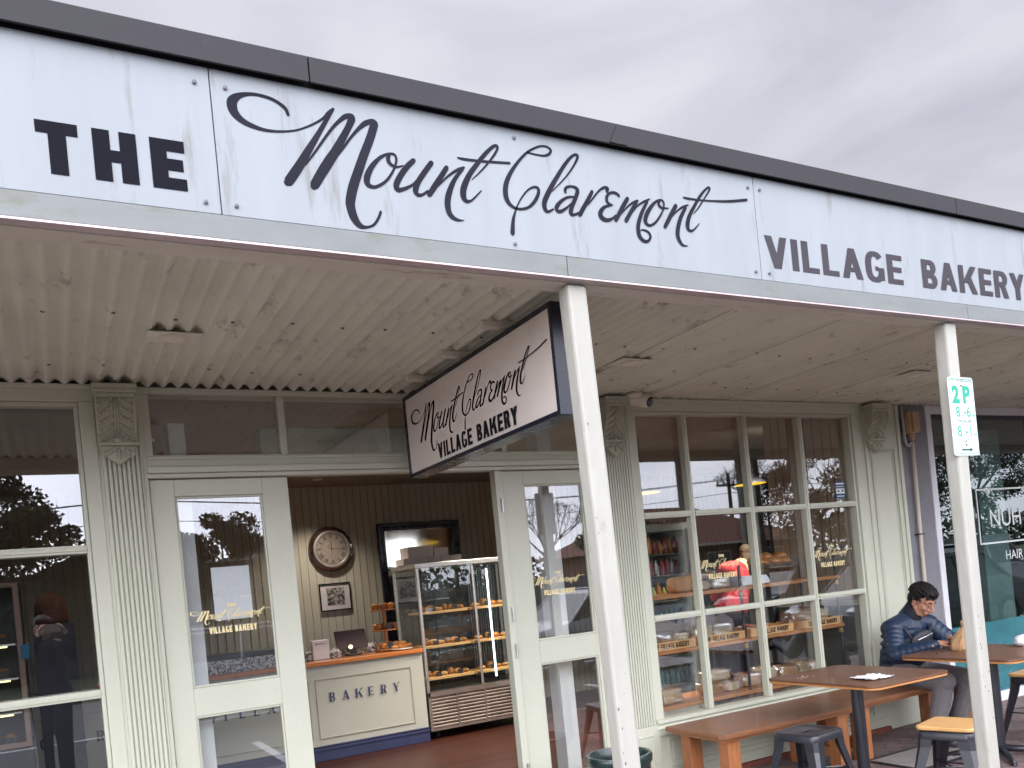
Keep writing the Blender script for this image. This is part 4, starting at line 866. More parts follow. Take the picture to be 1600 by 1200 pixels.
b=MB(); rr=random.Random(9); b.lathe([(.171,.36),(.10,.385),(.001,.39)],(2.95,-.45,0),24)
for k in range(60): a=rr.uniform(0,6.28); r_=rr.uniform(0,.15); b.ell((2.95+r_*math.cos(a),-.45+r_*math.sin(a),.392),(rr.uniform(.006,.02),.008,.006),None,6,4)
b.build('soil',M['soil'],T)
# ================================================================ INTERIOR
T=thing('service_counter','long cream panelled counter with orange timber top, lettered BAKERY','counter',(1,3.6,.012))
MB().box(-2.2,3.36,.16,3.265,4.05,.93).build('counter_body',M['counterp'],T)
MB().box(-2.25,3.33,.931,3.275,4.10,.975).build('counter_top',M['countertop'],T,bevel=.006)
MB().box(-2.2,3.345,.014,3.267,4.05,.115).box(-2.2,3.338,.115,3.269,4.04,.135).box(-2.2,3.344,.135,3.268,4.04,.15).box(-2.2,3.338,.15,3.269,4.04,.159).build('plinth',M['plinth'],T,bevel=.002)
b=MB()
for a,c_ in ((-2.1,-1.25),(-1.2,1.05),(1.1,2.07),(2.13,3.13)): b.frame(a,.225,c_,.805,.012,3.352,3.3595)
b.build('panel_moulding',mat('counter_moulding',(.40,.38,.32),.5),T,bevel=.002)
b=MB(); pl=Plane((0,3.358,0),(1,0,0),(0,0,1),(0,-1,0))
write(b,pl,'MOUNT CLAREMONT',-1.06,0,.55,.088,.2,.09,.07,serif=True,pitch=.142); write(b,pl,'VILLAGE',1.14,0,.55,.088,.2,.09,.07,serif=True,pitch=.132); write(b,pl,'BAKERY',2.26,0,.575,.088,.2,.09,.07,serif=True,pitch=.132)
b.build('serif_lettering',M['plinth'],T)
# counter clutter
T=thing('patterned_carton','open carton with black and white flower pattern on the counter','carton',(1.8,3.6,.975))
MB().box(.95,3.42,.976,2.02,3.72,1.10).build('carton_body',M['floral'],T); MB().box(.93,3.405,1.1005,2.04,3.73,1.15).build('carton_lid',mat('slate_lid',(.16,.19,.22),.4),T,bevel=.01)
T=thing('printed_bag','white paper bag with dark script print standing on the counter left of the tablet','bag',(2.28,3.6,.976))
MB().box(2.20,3.57,.976,2.37,3.67,1.17).build('bag_body',M['whitep'],T,bevel=.008)
b=MB(); script(b,Plane((2.285,3.569,1.13),(1,0,0),(0,0,1),(0,-1,0),.00001),0,0,.062,2,1.3); b.build('script_print',M['inkblack'],T)
T=thing('flower_wrap','black and white patterned wrap pile on the counter around the tablet','wrapping',(2.6,3.65,.976)); b=MB()
for x,y,s_ in ((2.16,3.62,.07),(2.42,3.60,.075),(2.50,3.72,.07),(2.86,3.7,.09),(2.95,3.66,.08)): b.ell((x,y,1.0),(s_,s_*.7,.055+s_*.3),None,14,8,lambda d:.12*mn.noise(d*3))
b.build('wrap',M['floral'],T,smooth=True)
T=thing('sales_tablet','dark tablet on a stand seen from behind on the counter','tablet',(2.6,3.62,.976))
MB().prism([(3.60,1.04),(3.615,1.04),(3.68,1.235),(3.665,1.235)],'x',2.455,2.785).build('tablet_back',M['purple'],T,bevel=.006)
MB().box(2.56,3.55,.976,2.70,3.70,.995).box(2.60,3.60,.995,2.66,3.64,1.06).build('stand',M['black'],T,bevel=.004)
MB().box(2.545,3.535,1.02,2.60,3.56,1.07).build('reader_body',M['black'],T); MB().ell((2.575,3.53,1.07),(.022,.012,.02)).build('reader_lamp',mat('reader_glow',(1,.8,.4),.4,emit=(1,.72,.35),es=3),T)
T=thing('cake_stand','three tier timber cake stand of muffins beside the glass cabinet','cake stand',(3.0,3.62,.976))
MB().lathe([(.022,.976),(.022,1.45),(.008,1.47)],(3.0,3.64,0),10).build('stand_post',M['shelfw'],T)
rr=random.Random(2)
for z,r_ in ((1.000,.15),(1.20,.145),(1.41,.14)):
    t_=MB().lathe([(r_,z-.012),(r_,z)],(3.0,3.64,0),24).build('tier',M['shelfw'],T,bevel=.003)
for z,r_ in ((1.000,.15),(1.20,.145),(1.41,.14)):
    for k in range(6):
        a=k*1.05+z*3; x,y=3.0+.10*math.cos(a),3.64+.095*math.sin(a)
        o=MB(); o.lathe([(.026,z),(.034,z+.035)],(x,y,0),10); o.ell((x,y,z+.042),(.038,.038,.026),None,10,6,lambda d:.15*mn.noise(d*3+Vector((k,0,z))))
        tag(o.build('muffin',M['bun'] if k%2 else M['pastry'],None,smooth=True),'small golden muffin on the %s tier of the timber cake stand'%({1.0:'lowest',1.2:'middle',1.41:'top'}[z]),'muffin','muffins on the %s tier of the cake stand'%({1.0:'lowest',1.2:'middle',1.41:'top'}[z]))
for z,w_ in ((1.015,'lowest'),(1.215,'middle')):
    tag(MB().box(2.965,3.505,z-.012,3.02,3.512,z+.055).build('price_card',M['black'],None),'small black price card in front of the %s cake stand tier'%w_,'price card')
T=thing('croissant_tray','oval white plate of croissants on the right end of the counter','tray',(3.2,3.6,.976))
MB().lathe([(.05,.977),(.12,.985),(.125,.99)],(3.10,3.50,0),24).build('plate',M['white'],T,smooth=True)
for k,(x,y,z) in enumerate(((3.05,3.5,1.01),(3.13,3.49,1.012),(3.19,3.55,1.01),(3.12,3.53,1.04))):
    b=MB(); b.tube([(x+.05*math.cos(a),y+.03*math.sin(a),z+.006*math.sin(a*3)) for a in [math.pi*i/8 for i in range(9)]],[.006,.014,.02,.025,.027,.025,.02,.014,.006],9); tag(b.build('croissant',M['bun'],None,smooth=True),'baked croissant on the plate at the right end of the counter','croissant','croissants on the counter plate')
# wall clock
T=thing('wall_clock','round dark timber wall clock with Roman numerals on the boarded back wall','clock',(2.845,4.79,2.15))
c0=(2.845,0,2.15)
MB().lathe([(.262,4.795),(.262,4.77),(.245,4.745),(.225,4.74),(.205,4.75)],c0,48,'y').build('clock_case',M['rosew'],T,smooth=True,auto=40)
MB().lathe([(.214,4.751),(.214,4.741),(.192,4.738),(.184,4.7484)],c0,40,'y').build('clock_bezel',M['chrome'],T,smooth=True,auto=40)
MB().lathe([(.203,4.7475),(.001,4.7470)],c0,40,'y').build('clock_dial',M['clockf'],T)
b=MB(); nums=['XII','I','II','III','IIII','V','VI','VII','VIII','IX','X','XI']
for k,tx in enumerate(nums):
    a=math.pi/2-k*math.pi/6; ux=Vector((math.sin(a),0,-math.cos(a))); uv=Vector((math.cos(a),0,math.sin(a)))
    pl=Plane(Vector((c0[0],4.7465,c0[2]))+uv*.125,ux,uv,(0,-1,0),.00001); w_=len(tx)*.014
    for i,ch in enumerate(tx):
        u=-w_/2+i*.014+.004
        if ch=='I': poly(b,pl,[(u,0),(u+.006,0),(u+.006,.042),(u,.042)])
        elif ch=='V': poly(b,pl,[(u+.002,0),(u+.007,0),(u+.002,.042),(u-.004,.042)]); poly(b,pl,[(u+.003,0),(u+.006,0),(u+.012,.042),(u+.009,.042)])
        else: poly(b,pl,[(u-.003,0),(u+.003,0),(u+.011,.042),(u+.005,.042)]); poly(b,pl,[(u+.008,0),(u+.011,0),(u,.042),(u-.003,.042)])
pl=Plane((c0[0],4.7462,c0[2]),(1,0,0),(0,0,1),(0,-1,0),.00001); ring(b,pl,0,0,.178,.178,.003,.003,0,360,48,1)
b.build('dial_numerals',M['inkblack'],T)
b=MB(); pl=Plane((c0[0],4.7445,c0[2]),(1,0,0),(0,0,1),(0,-1,0)); poly(b,pl,[(-.004,-.02),(.004,-.02),(.003,.085),(0,.105),(-.003,.085)]); poly(b,pl,[(-.02,-.003),(-.02,.003),(.12,.002),(.135,0),(.12,-.002)]); poly(b,pl,[(.003,.01),(-.003,.01),(-.001,-.10),(.001,-.10)])
b.build('clock_hands',M['inkblack'],T)
# framed picture
T=thing('framed_picture','small black framed black and white print below the wall clock','picture',(2.84,4.79,1.43))
MB().frame(2.66,1.435,3.03,1.755,.014,4.77,4.79).build('picture_frame',M['inkblack'],T,bevel=.002); MB().box(2.674,4.782,1.449,3.016,4.79,1.741).build('mount',M['lavender'],T); MB().box(2.745,4.779,1.50,2.955,4.7815,1.70).build('print',M['photo'],T)
# mirror
T=thing('wall_mirror','large mirror in a thick dark moulded frame behind the cake stand','mirror',(3.95,4.79,.98))
b=MB().frame(3.42,.99,4.49,2.41,.05,4.74,4.79); b.frame(3.455,1.025,4.455,2.375,.055,4.755,4.789) if 0 else None
b.frame(3.47,1.04,4.44,2.36,.04,4.752,4.79); b.build('mirror_frame',M['navy'],T,bevel=.008); MB().box(3.51,4.78,1.08,4.40,4.789,2.32).build('mirror_glass',M['mirrorm'],T)
# display cabinet
T=thing('display_cabinet','tall glass refrigerated cake cabinet with steel frame and louvred base','cabinet',(3.9,3.7,.012))
x0,x1,y0,y1=3.29,4.60,3.36,4.06
b=MB()
for x in (x0,x1-.03):
    for y in (y0,y1-.03): b.box(x,y,.45,x+.03,y+.03,1.80)
b.box(3.925,y0,.50,3.95,y0+.02,1.80)
b.each('cabinet_post',M['chrome'],T,bevel=.003)
MB().box(x0-.01,y0-.01,1.801,x1+.01,y1+.01,1.85).build('cabinet_top',M['chrome'],T,bevel=.004)
b=MB().box(x0,y0,.10,x1,y1,.12).box(x0,y0,.455,x1,y0+.03,.50).box(x0,y0+.03,.12,x1,y1,.499); b.box(x0,y0,.12,x0+.03,y0+.03,.455).box(x1-.03,y0,.12,x1,y0+.03,.455)
for x in (3.62,3.95,4.28): b.box(x-.008,y0,.12,x+.008,y0+.028,.455)
for x in (x0+.03,3.628,3.958,4.288):
    for k in range(9): z=.135+k*.035; b.prism([(y0+.004,z),(y0+.004,z+.010),(y0+.024,z+.024),(y0+.024,z+.014)],'x',x,x+.318 if x<4.2 else x1-.03)
b.build('louvred_base',mat('copper_steel',(.50,.42,.38),.35,metal=.85),T)
for x in (x0+.1,x1-.1):
    MB().lathe([(.035,-.012),(.035,.012)],(x,0,0),14,'x') if 0 else None
    MB().add(*(lambda m:(m.v,m.f))(MB().lathe([(.036,x-.012),(.036,x+.012)],(0,y0+.08,.05),16,'x'))).build('castor',M['tyre'],T)
b=MB().box(x0+.031,y0+.005,.501,3.924,y0+.009,1.80).box(3.951,y0+.005,.501,x1-.031,y0+.009,1.80).box(x0+.004,y0+.031,.501,x0+.008,y1-.031,1.80)
b.each('cabinet_glass',M['cabglass'],T)
MB().box(x0+.03,y1-.02,.50,x1-.03,y1-.012,1.80).build('cabinet_back',mat('cabinet_back',(.10,.12,.12),.25),T)
b=MB()
for k in range(12): b.box(4.18+k*.03,y1-.05,.52,4.192+k*.03,y1-.03,1.78)
b.each('cooling_fin',mat('fins',(.35,.42,.46),.4,metal=.6),T)
for x,y in ((4.13,y0+.06),):
    MB().box(x,y,.56,x+.016,y+.014,1.74).build('light_tube',M['led'],T)
def goods(cx0,cx1,y,z,n,seed,where,kinds):
    rr=random.Random(seed)
    for k in range(n):
        x=cx0+(cx1-cx0)*(k+.5)/n; b=MB(); s_=rr.uniform(.8,1.2)
        kd=kinds[k%len(kinds)]
        if kd=='cake': b.lathe([(.03*s_,z),(.035*s_,z+.05*s_)],(x,y,0),12); b.ell((x,y,z+.055*s_),(.035*s_,.035*s_,.018),None,10,6,lambda d:.2*mn.noise(d*4+Vector((seed,k,0)))); m='pastry'
        elif kd=='bun': b.ell((x,y,z+.025*s_),(.05*s_,.04,.028*s_),None,12,7,lambda d:.15*mn.noise(d*3+Vector((seed,k,0)))); m='bun'
        else: b.ell((x,y,z+.02),(.055*s_,.05,.022),None,12,7,lambda d:.3*mn.noise(d*4+Vector((k,seed,0)))); m='bread'
        tag(b.build('pastry',M[m],None,smooth=True),'small baked pastry on the %s'%where,'pastry','pastries on the %s'%where)
        if k%3==1: tag(MB().box(x-.03,y-.075,z,x+.03,y-.070,z+.05).build('price_card',M['black'],None),'black price card among pastries on the %s'%where,'price card','price cards on the %s'%where)
for z,nm,seed in ((1.335,'top shelf of the glass cabinet',1),(.975,'middle shelf of the glass cabinet',2),(.64,'lowest shelf of the glass cabinet',3)):
    for a,c_ in ((x0+.035,3.92),(3.955,x1-.035)): MB().box(a,y0+.08,z-.025,c_,y0+.42,z).build('cabinet_shelf',M['crate'],T,bevel=.002)
    goods(x0+.08,3.88,y0+.22,z+.001,6,seed,nm,['cake','bun','slice']); goods(4.0,x1-.08,y0+.24,z+.001,5,seed+5,nm,['slice','cake','bun'])
for k,(x,z,w_,h) in enumerate(((3.34,1.851,.14,.07),(3.485,1.851,.14,.07),(3.63,1.851,.14,.07),(3.775,1.851,.14,.07),(3.90,1.851,.12,.075),(3.40,1.922,.29,.12),(3.70,1.922,.17,.09))):
    lb=['leftmost small carton in the bottom row on top of the cabinet','second small carton from the left in the bottom row on the cabinet','middle small carton in the bottom row on the cabinet','fourth carton in the bottom row on top of the cabinet','rightmost carton in the bottom row on top of the cabinet','large pale carton stacked at upper left on the cabinet','small pale carton stacked at upper right on the cabinet'][k]
    tag(MB().box(x-.07,3.62,z,x-.07+w_,3.86,z+h).build('carton',M['cardbox'],None,bevel=.003),lb,'carton','pale cartons on top of the glass cabinet')
# bread shelving in the window
T=thing('bread_shelving','three tier timber and steel bread shelving inside the display window','shelving',(4.75,.35,.012))
for z in (.54,.945,1.35):
    MB().box(3.62,.15,z-.028,5.79,.56,z).build('shelf_board',M['shelfw'],T,bevel=.003)
b=MB()
for x in (3.72,4.675,5.755):
    for y in (.165,.545): b.lathe([(.012,.012),(.012,1.52)],(x,y,0),10)
b.each('steel_post',M['dkmetal'],T)
b=MB()
for x in (4.675,5.755):
    for z in (.50,.905,1.31): b.lathe([(.019,z-.035),(.019,z+.0)],(x,.165,0),10)
b.each('copper_collar',M['brass'],T)
# crates of bread
cr=thing('bread_crate','stamped timber crate at the left end of the middle bread shelf','crate',(3.93,.30,.947),0,'stamped timber crates on the bread shelf')
hw=.235
MB().box(-hw,-.145,.0,hw,-.133,.062).build('crate_front',M['crate'],cr,world=False,bevel=.002)
MB().box(-hw,.125,.0,hw,.137,.062).build('crate_back',M['crate'],cr,world=False)
MB().box(-hw,-.132,.0,-hw+.012,.124,.062).build('crate_side',M['crate'],cr,world=False); MB().box(hw-.012,-.132,.0,hw,.124,.062).build('crate_side',M['crate'],cr,world=False)
MB().box(-hw+.012,-.132,.0,hw-.012,.124,.008).build('crate_base',M['crate'],cr,world=False)
b=MB(); write(b,Plane((0,-.1455,0),(1,0,0),(0,0,1),(0,-1,0),.00002),'THE VILLAGE BAKERY',-.17,.17,.013,.038,.24,.16,.14,gap=.10,serif=True); b.build('stamped_lettering',M['inkblack'],cr,world=False)
dup(cr,(4.43,.30,.947),0,'stamped timber crate second from the left on the middle bread shelf')
dup(cr,(4.965,.30,.947),0,'stamped timber crate second from the right on the middle bread shelf')
dup(cr,(5.535,.30,.947),0,'stamped timber crate at the right end of the middle bread shelf')
# loaves
def loaf(name,label,c,L_,W_,H_,rz,seed,m,group,wrap=True,square=.35):
    T=thing(name,label,'bread',c,rz,group); q=lambda x,p:math.copysign(abs(x)**p,x)
    def sh(k,sx,sy,sz,amp,fr):
        vs=[];nu,nv=26,14
        for j in range(nv+1):
            ph=math.pi*j/nv
            for i in range(nu):
                t=2*math.pi*i/nu; d=Vector((math.sin(ph)*math.cos(t),math.sin(ph)*math.sin(t),math.cos(ph)))
                s_=q(math.sin(ph),square); x=s_*q(math.cos(t),square); y=s_*q(math.sin(t),square*1.4); z=q(math.cos(ph),square*1.5)
                f=1+amp*mn.noise(Vector((x*fr+seed,y*fr,z*fr)))
                vs.append((x*sx*f,y*sy*f,max(z*sz*f,-sz*.96)+sz))
        return vs,[(j*nu+i,(j+1)*nu+i,(j+1)*nu+(i+1)%nu,j*nu+(i+1)%nu) for j in range(nv) for i in range(nu)]
    MB().add(*sh(0,L_/2,W_/2,H_/2,.10,2.2)).build('loaf_body',M[m],T,world=False,smooth=True)
    if wrap: MB().add(*sh(0,L_/2+.012,W_/2+.008,H_/2+.007,.10,6)).add([(L_/2+x_,y_*W_*.5,z_*H_) for x_,y_,z_ in ((.0,-.6,.3),(.05,-.8,.1),(.07,.0,.55),(.05,.9,.2),(.0,.5,.6),(.09,-.3,.15))],[(0,1,5,2),(2,5,3,4)]).build('plastic_wrap',M['film'],T,world=False,smooth=False)
    return T
g='wrapped loaves on the lowest bread shelf'
loaf('sliced_loaf','seeded square sliced loaf alone at the left end of the lowest bread shelf',(3.93,.33,.541),.20,.26,.11,R(8),1,'bread2','wrapped loaves on the lowest bread shelf',True,.22)
for k,(x,y,z,l,w_,h,a,m,lb) in enumerate(((4.42,.33,.541,.20,.14,.085,5,'bread','short wrapped loaf just right of the first window bar on the lowest shelf'),
  (4.50,.36,.632,.22,.15,.075,-3,'crumb','brown wrapped loaf stacked on another near the shelf middle'),(4.58,.30,.541,.13,.14,.075,10,'crumb','pale wrapped roll pack right of the stacked loaf'),
  (4.82,.33,.541,.17,.14,.10,-12,'bread','wrapped loaf just right of the middle steel post on the lowest shelf'),(5.02,.36,.541,.20,.15,.12,12,'crumb','pale ended wrapped loaf behind the left corner of the napkin table'),
  (5.24,.33,.541,.18,.14,.11,-6,'bread','wrapped loaf left of the last window bar on the lowest shelf'),(5.42,.36,.541,.17,.13,.12,14,'bread2','wrapped seeded loaf behind the last window bar on the lowest shelf'),(5.60,.34,.541,.15,.12,.10,0,'crumb','wrapped pale loaf at the right end of the lowest shelf'))):
    loaf('wrapped_loaf',lb,(x,y,z),l,w_,h,R(a),k+3,m,g)
for k,(x,y,z,a,c_,d,lb) in enumerate(((4.02,.34,1.05,.20,.10,.095,'large shiny plastic bag of loaves above the first stamped crate'),(4.38,.36,1.08,.19,.10,.11,'large shiny plastic bag of rolls behind the second stamped crate'),(4.57,.29,1.06,.09,.08,.085,'small crumpled clear bag at the right of the second stamped crate'))):
    bb=MB().ell((x,y,z),(a,c_,d),None,30,18,lambda q:.10*mn.noise(q*2.5+V_(k))+.09*abs(mn.noise(q*7+V_(k))))
    tag(bb.build('plastic_bag',mat('bag_plastic',(.80,.79,.84),.22,(.72,.71,.76),9,.6,.3,30,alpha=.42,spec=.8),None),lb,'bag','plastic bags of bread over the stamped crates')
g='wrapped loaves in the stamped crates'
for k,(x,y,l,w_,h,a,m,lb) in enumerate(((3.80,.28,.19,.13,.085,20,'bread','wrapped baton at the left of the first stamped crate'),(3.96,.32,.20,.14,.11,-15,'bread','wrapped dark loaf in the middle of the first stamped crate'),(4.09,.27,.15,.12,.10,8,'crumb','wrapped pale roll at the right of the first stamped crate'),
  (4.33,.30,.19,.15,.12,8,'crumb','large wrapped pale loaf at the left of the second stamped crate'),(4.53,.30,.20,.15,.13,-20,'bread2','bulky wrapped loaf at the right of the second stamped crate'),
  (5.43,.33,.26,.16,.13,3,'bread','long brown wrapped loaf in the rightmost stamped crate'),(5.64,.29,.14,.12,.13,-8,'bread2','light seeded loaf at the right end of the rightmost crate'),(4.85,.30,.20,.13,.06,5,'bread','low dark loaf in the third stamped crate'))):
    loaf('wrapped_loaf',lb,(x,y,.957),l,w_,h,R(a),k+20,m,g)
g='loaves on the top bread shelf'
for k,(x,y,l,w_,h,a,m,lb) in enumerate(((3.70,.32,.16,.12,.08,10,'bread2','small wrapped seeded loaf at the left end of the top bread shelf'),(4.26,.36,.22,.16,.12,-5,'bread','brown loaf at the left behind the gold window lettering'),(4.36,.28,.14,.12,.075,12,'crumb','pale wrapped roll pack below the gold window lettering'),(4.56,.30,.18,.14,.085,-9,'crumb','wrapped pale loaf left of the white papers on the top shelf'),(4.50,.42,.24,.16,.14,4,'bread','golden loaf at the back of the top bread shelf'))):
    loaf('wrapped_loaf',lb,(x,y,1.351),l,w_,h,R(a),k+40,m,g,k!=1)
b=MB().prism([(4.72,1.352),(5.02,1.352),(5.00,1.40),(4.98,1.42),(4.72,1.43),(4.70,1.40)],'y',.18,.40); tag(b.build('paper_stack',M['whitep'],None,bevel=.006),'stack of white paper bags left of the wicker basket','papers')
# wicker basket of buns
T=thing('wicker_basket','brown wicker basket of round buns on the top bread shelf','basket',(5.19,.34,1.352))
b=MB(); n=40
for k in range(13):
    z=1.358+k*.0105; r_=.125+.048*k/12
    b.tube([(5.19+(r_+.005*math.sin(a*16+k*math.pi))*math.cos(a),.34+(r_*.85+.005*math.sin(a*16+k*math.pi))*math.sin(a),z) for a in [2*math.pi*i/64 for i in range(65)]],.0062,5,False)
b.tube([(5.19+.178*math.cos(a),.34+.152*math.sin(a),1.498) for a in [2*math.pi*i/32 for i in range(33)]],.010,6,False)
b.build('basket_weave',M['wicker'],T,smooth=True)
b=MB().lathe([(.12,1.353),(.165,1.47),(.155,1.47),(.11,1.36)],(5.19,.34,0),20); b.build('basket_lining',mat('wicker_dark',(.09,.045,.02),.8),T)
for k,(x,y,z) in enumerate(((5.08,.31,1.515),(5.17,.26,1.52),(5.26,.25,1.515),(5.16,.35,1.56),(5.28,.31,1.56),(5.07,.39,1.53),(5.24,.42,1.53))):
    tag(MB().ell((x,y,z),(.062,.058,.038),None,16,9,lambda d:.06*mn.noise(d*2+Vector((k,0,0)))).build('round_bun',M['bun'],None,smooth=True),'golden round bun heaped in the wicker basket','bun','round buns in the wicker basket')
# drinks fridge
T=thing('drinks_fridge','glass door drinks fridge with coloured bottles behind the left window panes','fridge',(5.5,2.3,.012))
b=MB().box(5.22,2.02,.012,5.27,2.6,2.0).box(5.75,2.02,.012,5.80,2.6,2.0).box(5.27,2.02,1.93,5.75,2.6,2.0).box(5.27,2.02,.012,5.75,2.6,.20).box(5.27,2.56,.2,5.75,2.6,1.93)
b.build('fridge_case',mat('fridge_case',(.55,.62,.60),.4),T,bevel=.004)
MB().box(5.225,1.99,.2,5.25,2.018,1.95).box(5.77,1.99,.2,5.795,2.018,1.95).build('door_frame',M['chrome'],T)
MB().box(5.285,2.06,.25,5.297,2.075,1.88).build('light_tube',M['led'],T)
rr=random.Random(8)
for z,cs in ((.35,['greenp','greenp']),(.65,['greenp','bluep']),(.97,['greenp','greenp','bluep']),(1.22,['orangep','yellowp','orangep','yellowp','greenp']),(1.48,['redp','redp','silver']),(1.70,['redp','orangep'])):
    MB().box(5.27,2.08,z-.012,5.75,2.54,z-.004).build('wire_shelf',M['chrome'],T)
    for k in range(7):
        x=5.31+k*.067; h=rr.uniform(.13,.19); b=MB().lathe([(.026,z),(.028,z+h*.6),(.012,z+h*.85),(.012,z+h)],(x,2.14,0),10)
        nm={.35:'lowest',.65:'second lowest',.97:'third',1.22:'fourth',1.48:'fifth',1.70:'top'}[z]
        tag(b.build('drink_bottle',M[cs[k%len(cs)]],None,smooth=True),'coloured drink bottle on the %s shelf of the drinks fridge'%nm,'bottle','drink bottles on the %s fridge shelf'%nm)
# pendant lamps
for x,y,z,lb in ((5.26,2.0,2.32,'yellow glowing disc pendant lamp seen in the upper left window pane'),(6.73,2.0,2.37,'yellow glowing disc pendant lamp seen near the window centre bar')):
    T=thing('pendant_lamp',lb,'lamp',(x,y,z),0,'pendant lamps over the shop')
    MB().lathe([(.172,z),(.17,z+.012),(.05,z+.10),(.02,z+.12)],(x,y,0),28).build('lamp_shade',M['black'],T,smooth=True,auto=40)
    MB().lathe([(.17,z-.001),(.001,z-.0015)],(x,y,0),28).build('lamp_diffuser',M['yell'],T); MB().tube([(x,y,z+.11),(x,y,2.88)],.004,6).build('lamp_cord',M['black'],T)
# ceiling lights
for x,y,lb in ((.70,2.0,'small bright recessed downlight seen through the left transom'),(4.47,2.5,'small bright recessed downlight seen through the right transom'),(2.6,4.2,'recessed downlight washing the boarded wall'),(3.2,1.6,'recessed downlight in the shop ceiling near the door'),(6.6,1.4,'recessed downlight in the shop ceiling by the red aproned person'),(-.8,2.4,'recessed downlight in the ceiling behind the left window')):
    T=thing('ceiling_downlight',lb,'light',(x,y,2.87),0,'recessed downlights in the shop ceiling')
    MB().lathe([(.055,2.8795),(.055,2.872),(.04,2.87)],(x,y,0),20).build('light_rim',M['white'],T); MB().lathe([(.039,2.8715),(.001,2.8712)],(x,y,0),16).build('light_bulb',M['bulb'],T)
    l=bpy.data.lights.new('downlight_beam','SPOT'); l.energy=(80 if y>4 else 460) if x>2 else 12; l.color=(1,.88,.72); l.spot_size=R(110); l.spot_blend=.8; l.shadow_soft_size=.04
    lo=bpy.data.objects.new('downlight_beam',l); col.objects.link(lo); lo.location=(0,0,-.012); lo.parent=T
# air curtain above the door opening, seen through the transom
T=thing('air_curtain','pale long air curtain unit behind the middle transom pane','air curtain',(1.9,.4,2.43))
MB().box(1.14,.30,2.40,2.45,.50,2.62).build('unit_body',mat('unit_pale',(.58,.62,.55),.5),T,bevel=.015)
# left side: lit display case, copper urn, posters
T=thing('pastry_case','lit glass pastry case with yellow shelf lights behind the left window','cabinet',(-.9,2.4,.012))
b=MB().box(-1.8,2.1,.012,-.22,2.7,.75).box(-1.8,2.66,.75,-.22,2.7,1.9).box(-1.8,2.1,1.86,-.22,2.7,1.9); b.build('case_body',M['black'],T,bevel=.004)
MB().frame(-1.8,.75,-.22,1.9,.035,2.085,2.1).build('case_frame',mat('rose_frame',(.42,.27,.22),.4),T,bevel=.003)
for z in (.98,1.22,1.46): MB().box(-1.75,2.15,z,-.27,2.6,z+.012).build('case_shelf',M['chrome'],T); MB().box(-1.7,2.16,z-.012,-.32,2.18,z-.002).build('shelf_light',M['warmstrip'],T)
for z,nm,sd in ((.76,'bottom of the lit pastry case',11),(.993,'first shelf of the lit pastry case',12),(1.233,'second shelf of the lit pastry case',13),(1.473,'top shelf of the lit pastry case',14)): goods(-1.2,-.3,2.32,z,8,sd,nm,['bun','cake','slice'])
T=thing('copper_urn','rounded terracotta coloured urn lid above the photographer\'s reflection in the left window','urn',(-.03,2.3,1.0))
MB().box(-.16,2.2,.012,.11,2.5,1.585).build('urn_stand',M['black'],T); MB().lathe([(.10,1.585),(.112,1.60),(.112,1.65),(.106,1.72),(.085,1.78),(.045,1.815),(.001,1.825)],(-.03,2.35,0),32).build('urn_body',M['terracotta'],T,smooth=True)
tag(MB().box(-.235,1.95,1.36,-.18,2.0,1.46).build('blue_packet',M['bluep'],None,bevel=.004),'small bright blue packet behind the left window','packet')
T=thing('light_panel','small bright square light seen in the left window','light',(.4,4.7,2.3)); MB().box(.62,4.74,2.28,.74,4.79,2.42).build('panel_case',M['white'],T); MB().box(.63,4.735,2.29,.73,4.7395,2.41).build('panel_glow',M['panell'],T)
# ================================================================ PEOPLE
def V3(*a): return Vector(a)
def basis(f,upv=V3(0,0,1)):
    f=f.normalized(); r=f.cross(upv).normalized(); u=r.cross(f).normalized(); return f,r,u
def hand(mb,wr,d,palmn,side,curl=.5,k=1.0):
    """wrist point, direction of the hand, palm normal; palm, four unequal bent fingers and a thumb"""
    d=d.normalized(); pn=(palmn-d*palmn.dot(d)).normalized(); s=d.cross(pn)*side
    mb.cap(wr-d*.02,.024*k,wr+d*.03*k,.027*k)
    for t in (-1,-.33,.33,1): mb.cap(wr+d*.02*k+s*t*.018*k,.014*k,wr+d*.085*k+s*t*.030*k,.0105*k,8)
    for t,l in ((-1,.052),(-.33,.064),(.33,.070),(1,.060)):
        p=wr+d*.088*k+s*t*.030*k; a=curl*.5
        for seg,fr in enumerate((.42,.32,.26)):
            q=p+(d*math.cos(a)+pn*math.sin(a))*l*1.25*fr*k; mb.cap(p,(.0096-.0008*seg)*k,q,(.0088-.0008*seg)*k,8); p=q; a+=curl*.7
    p=wr+d*.03*k+s*.026*k; q=p+(s*.75+d*.55+pn*.35).normalized()*.036*k; mb.cap(p,.0125*k,q,.0105*k,8); r_=q+(d*.9+pn*.4+s*.1).normalized()*.030*k; mb.cap(q,.0105*k,r_,.0085*k,8)
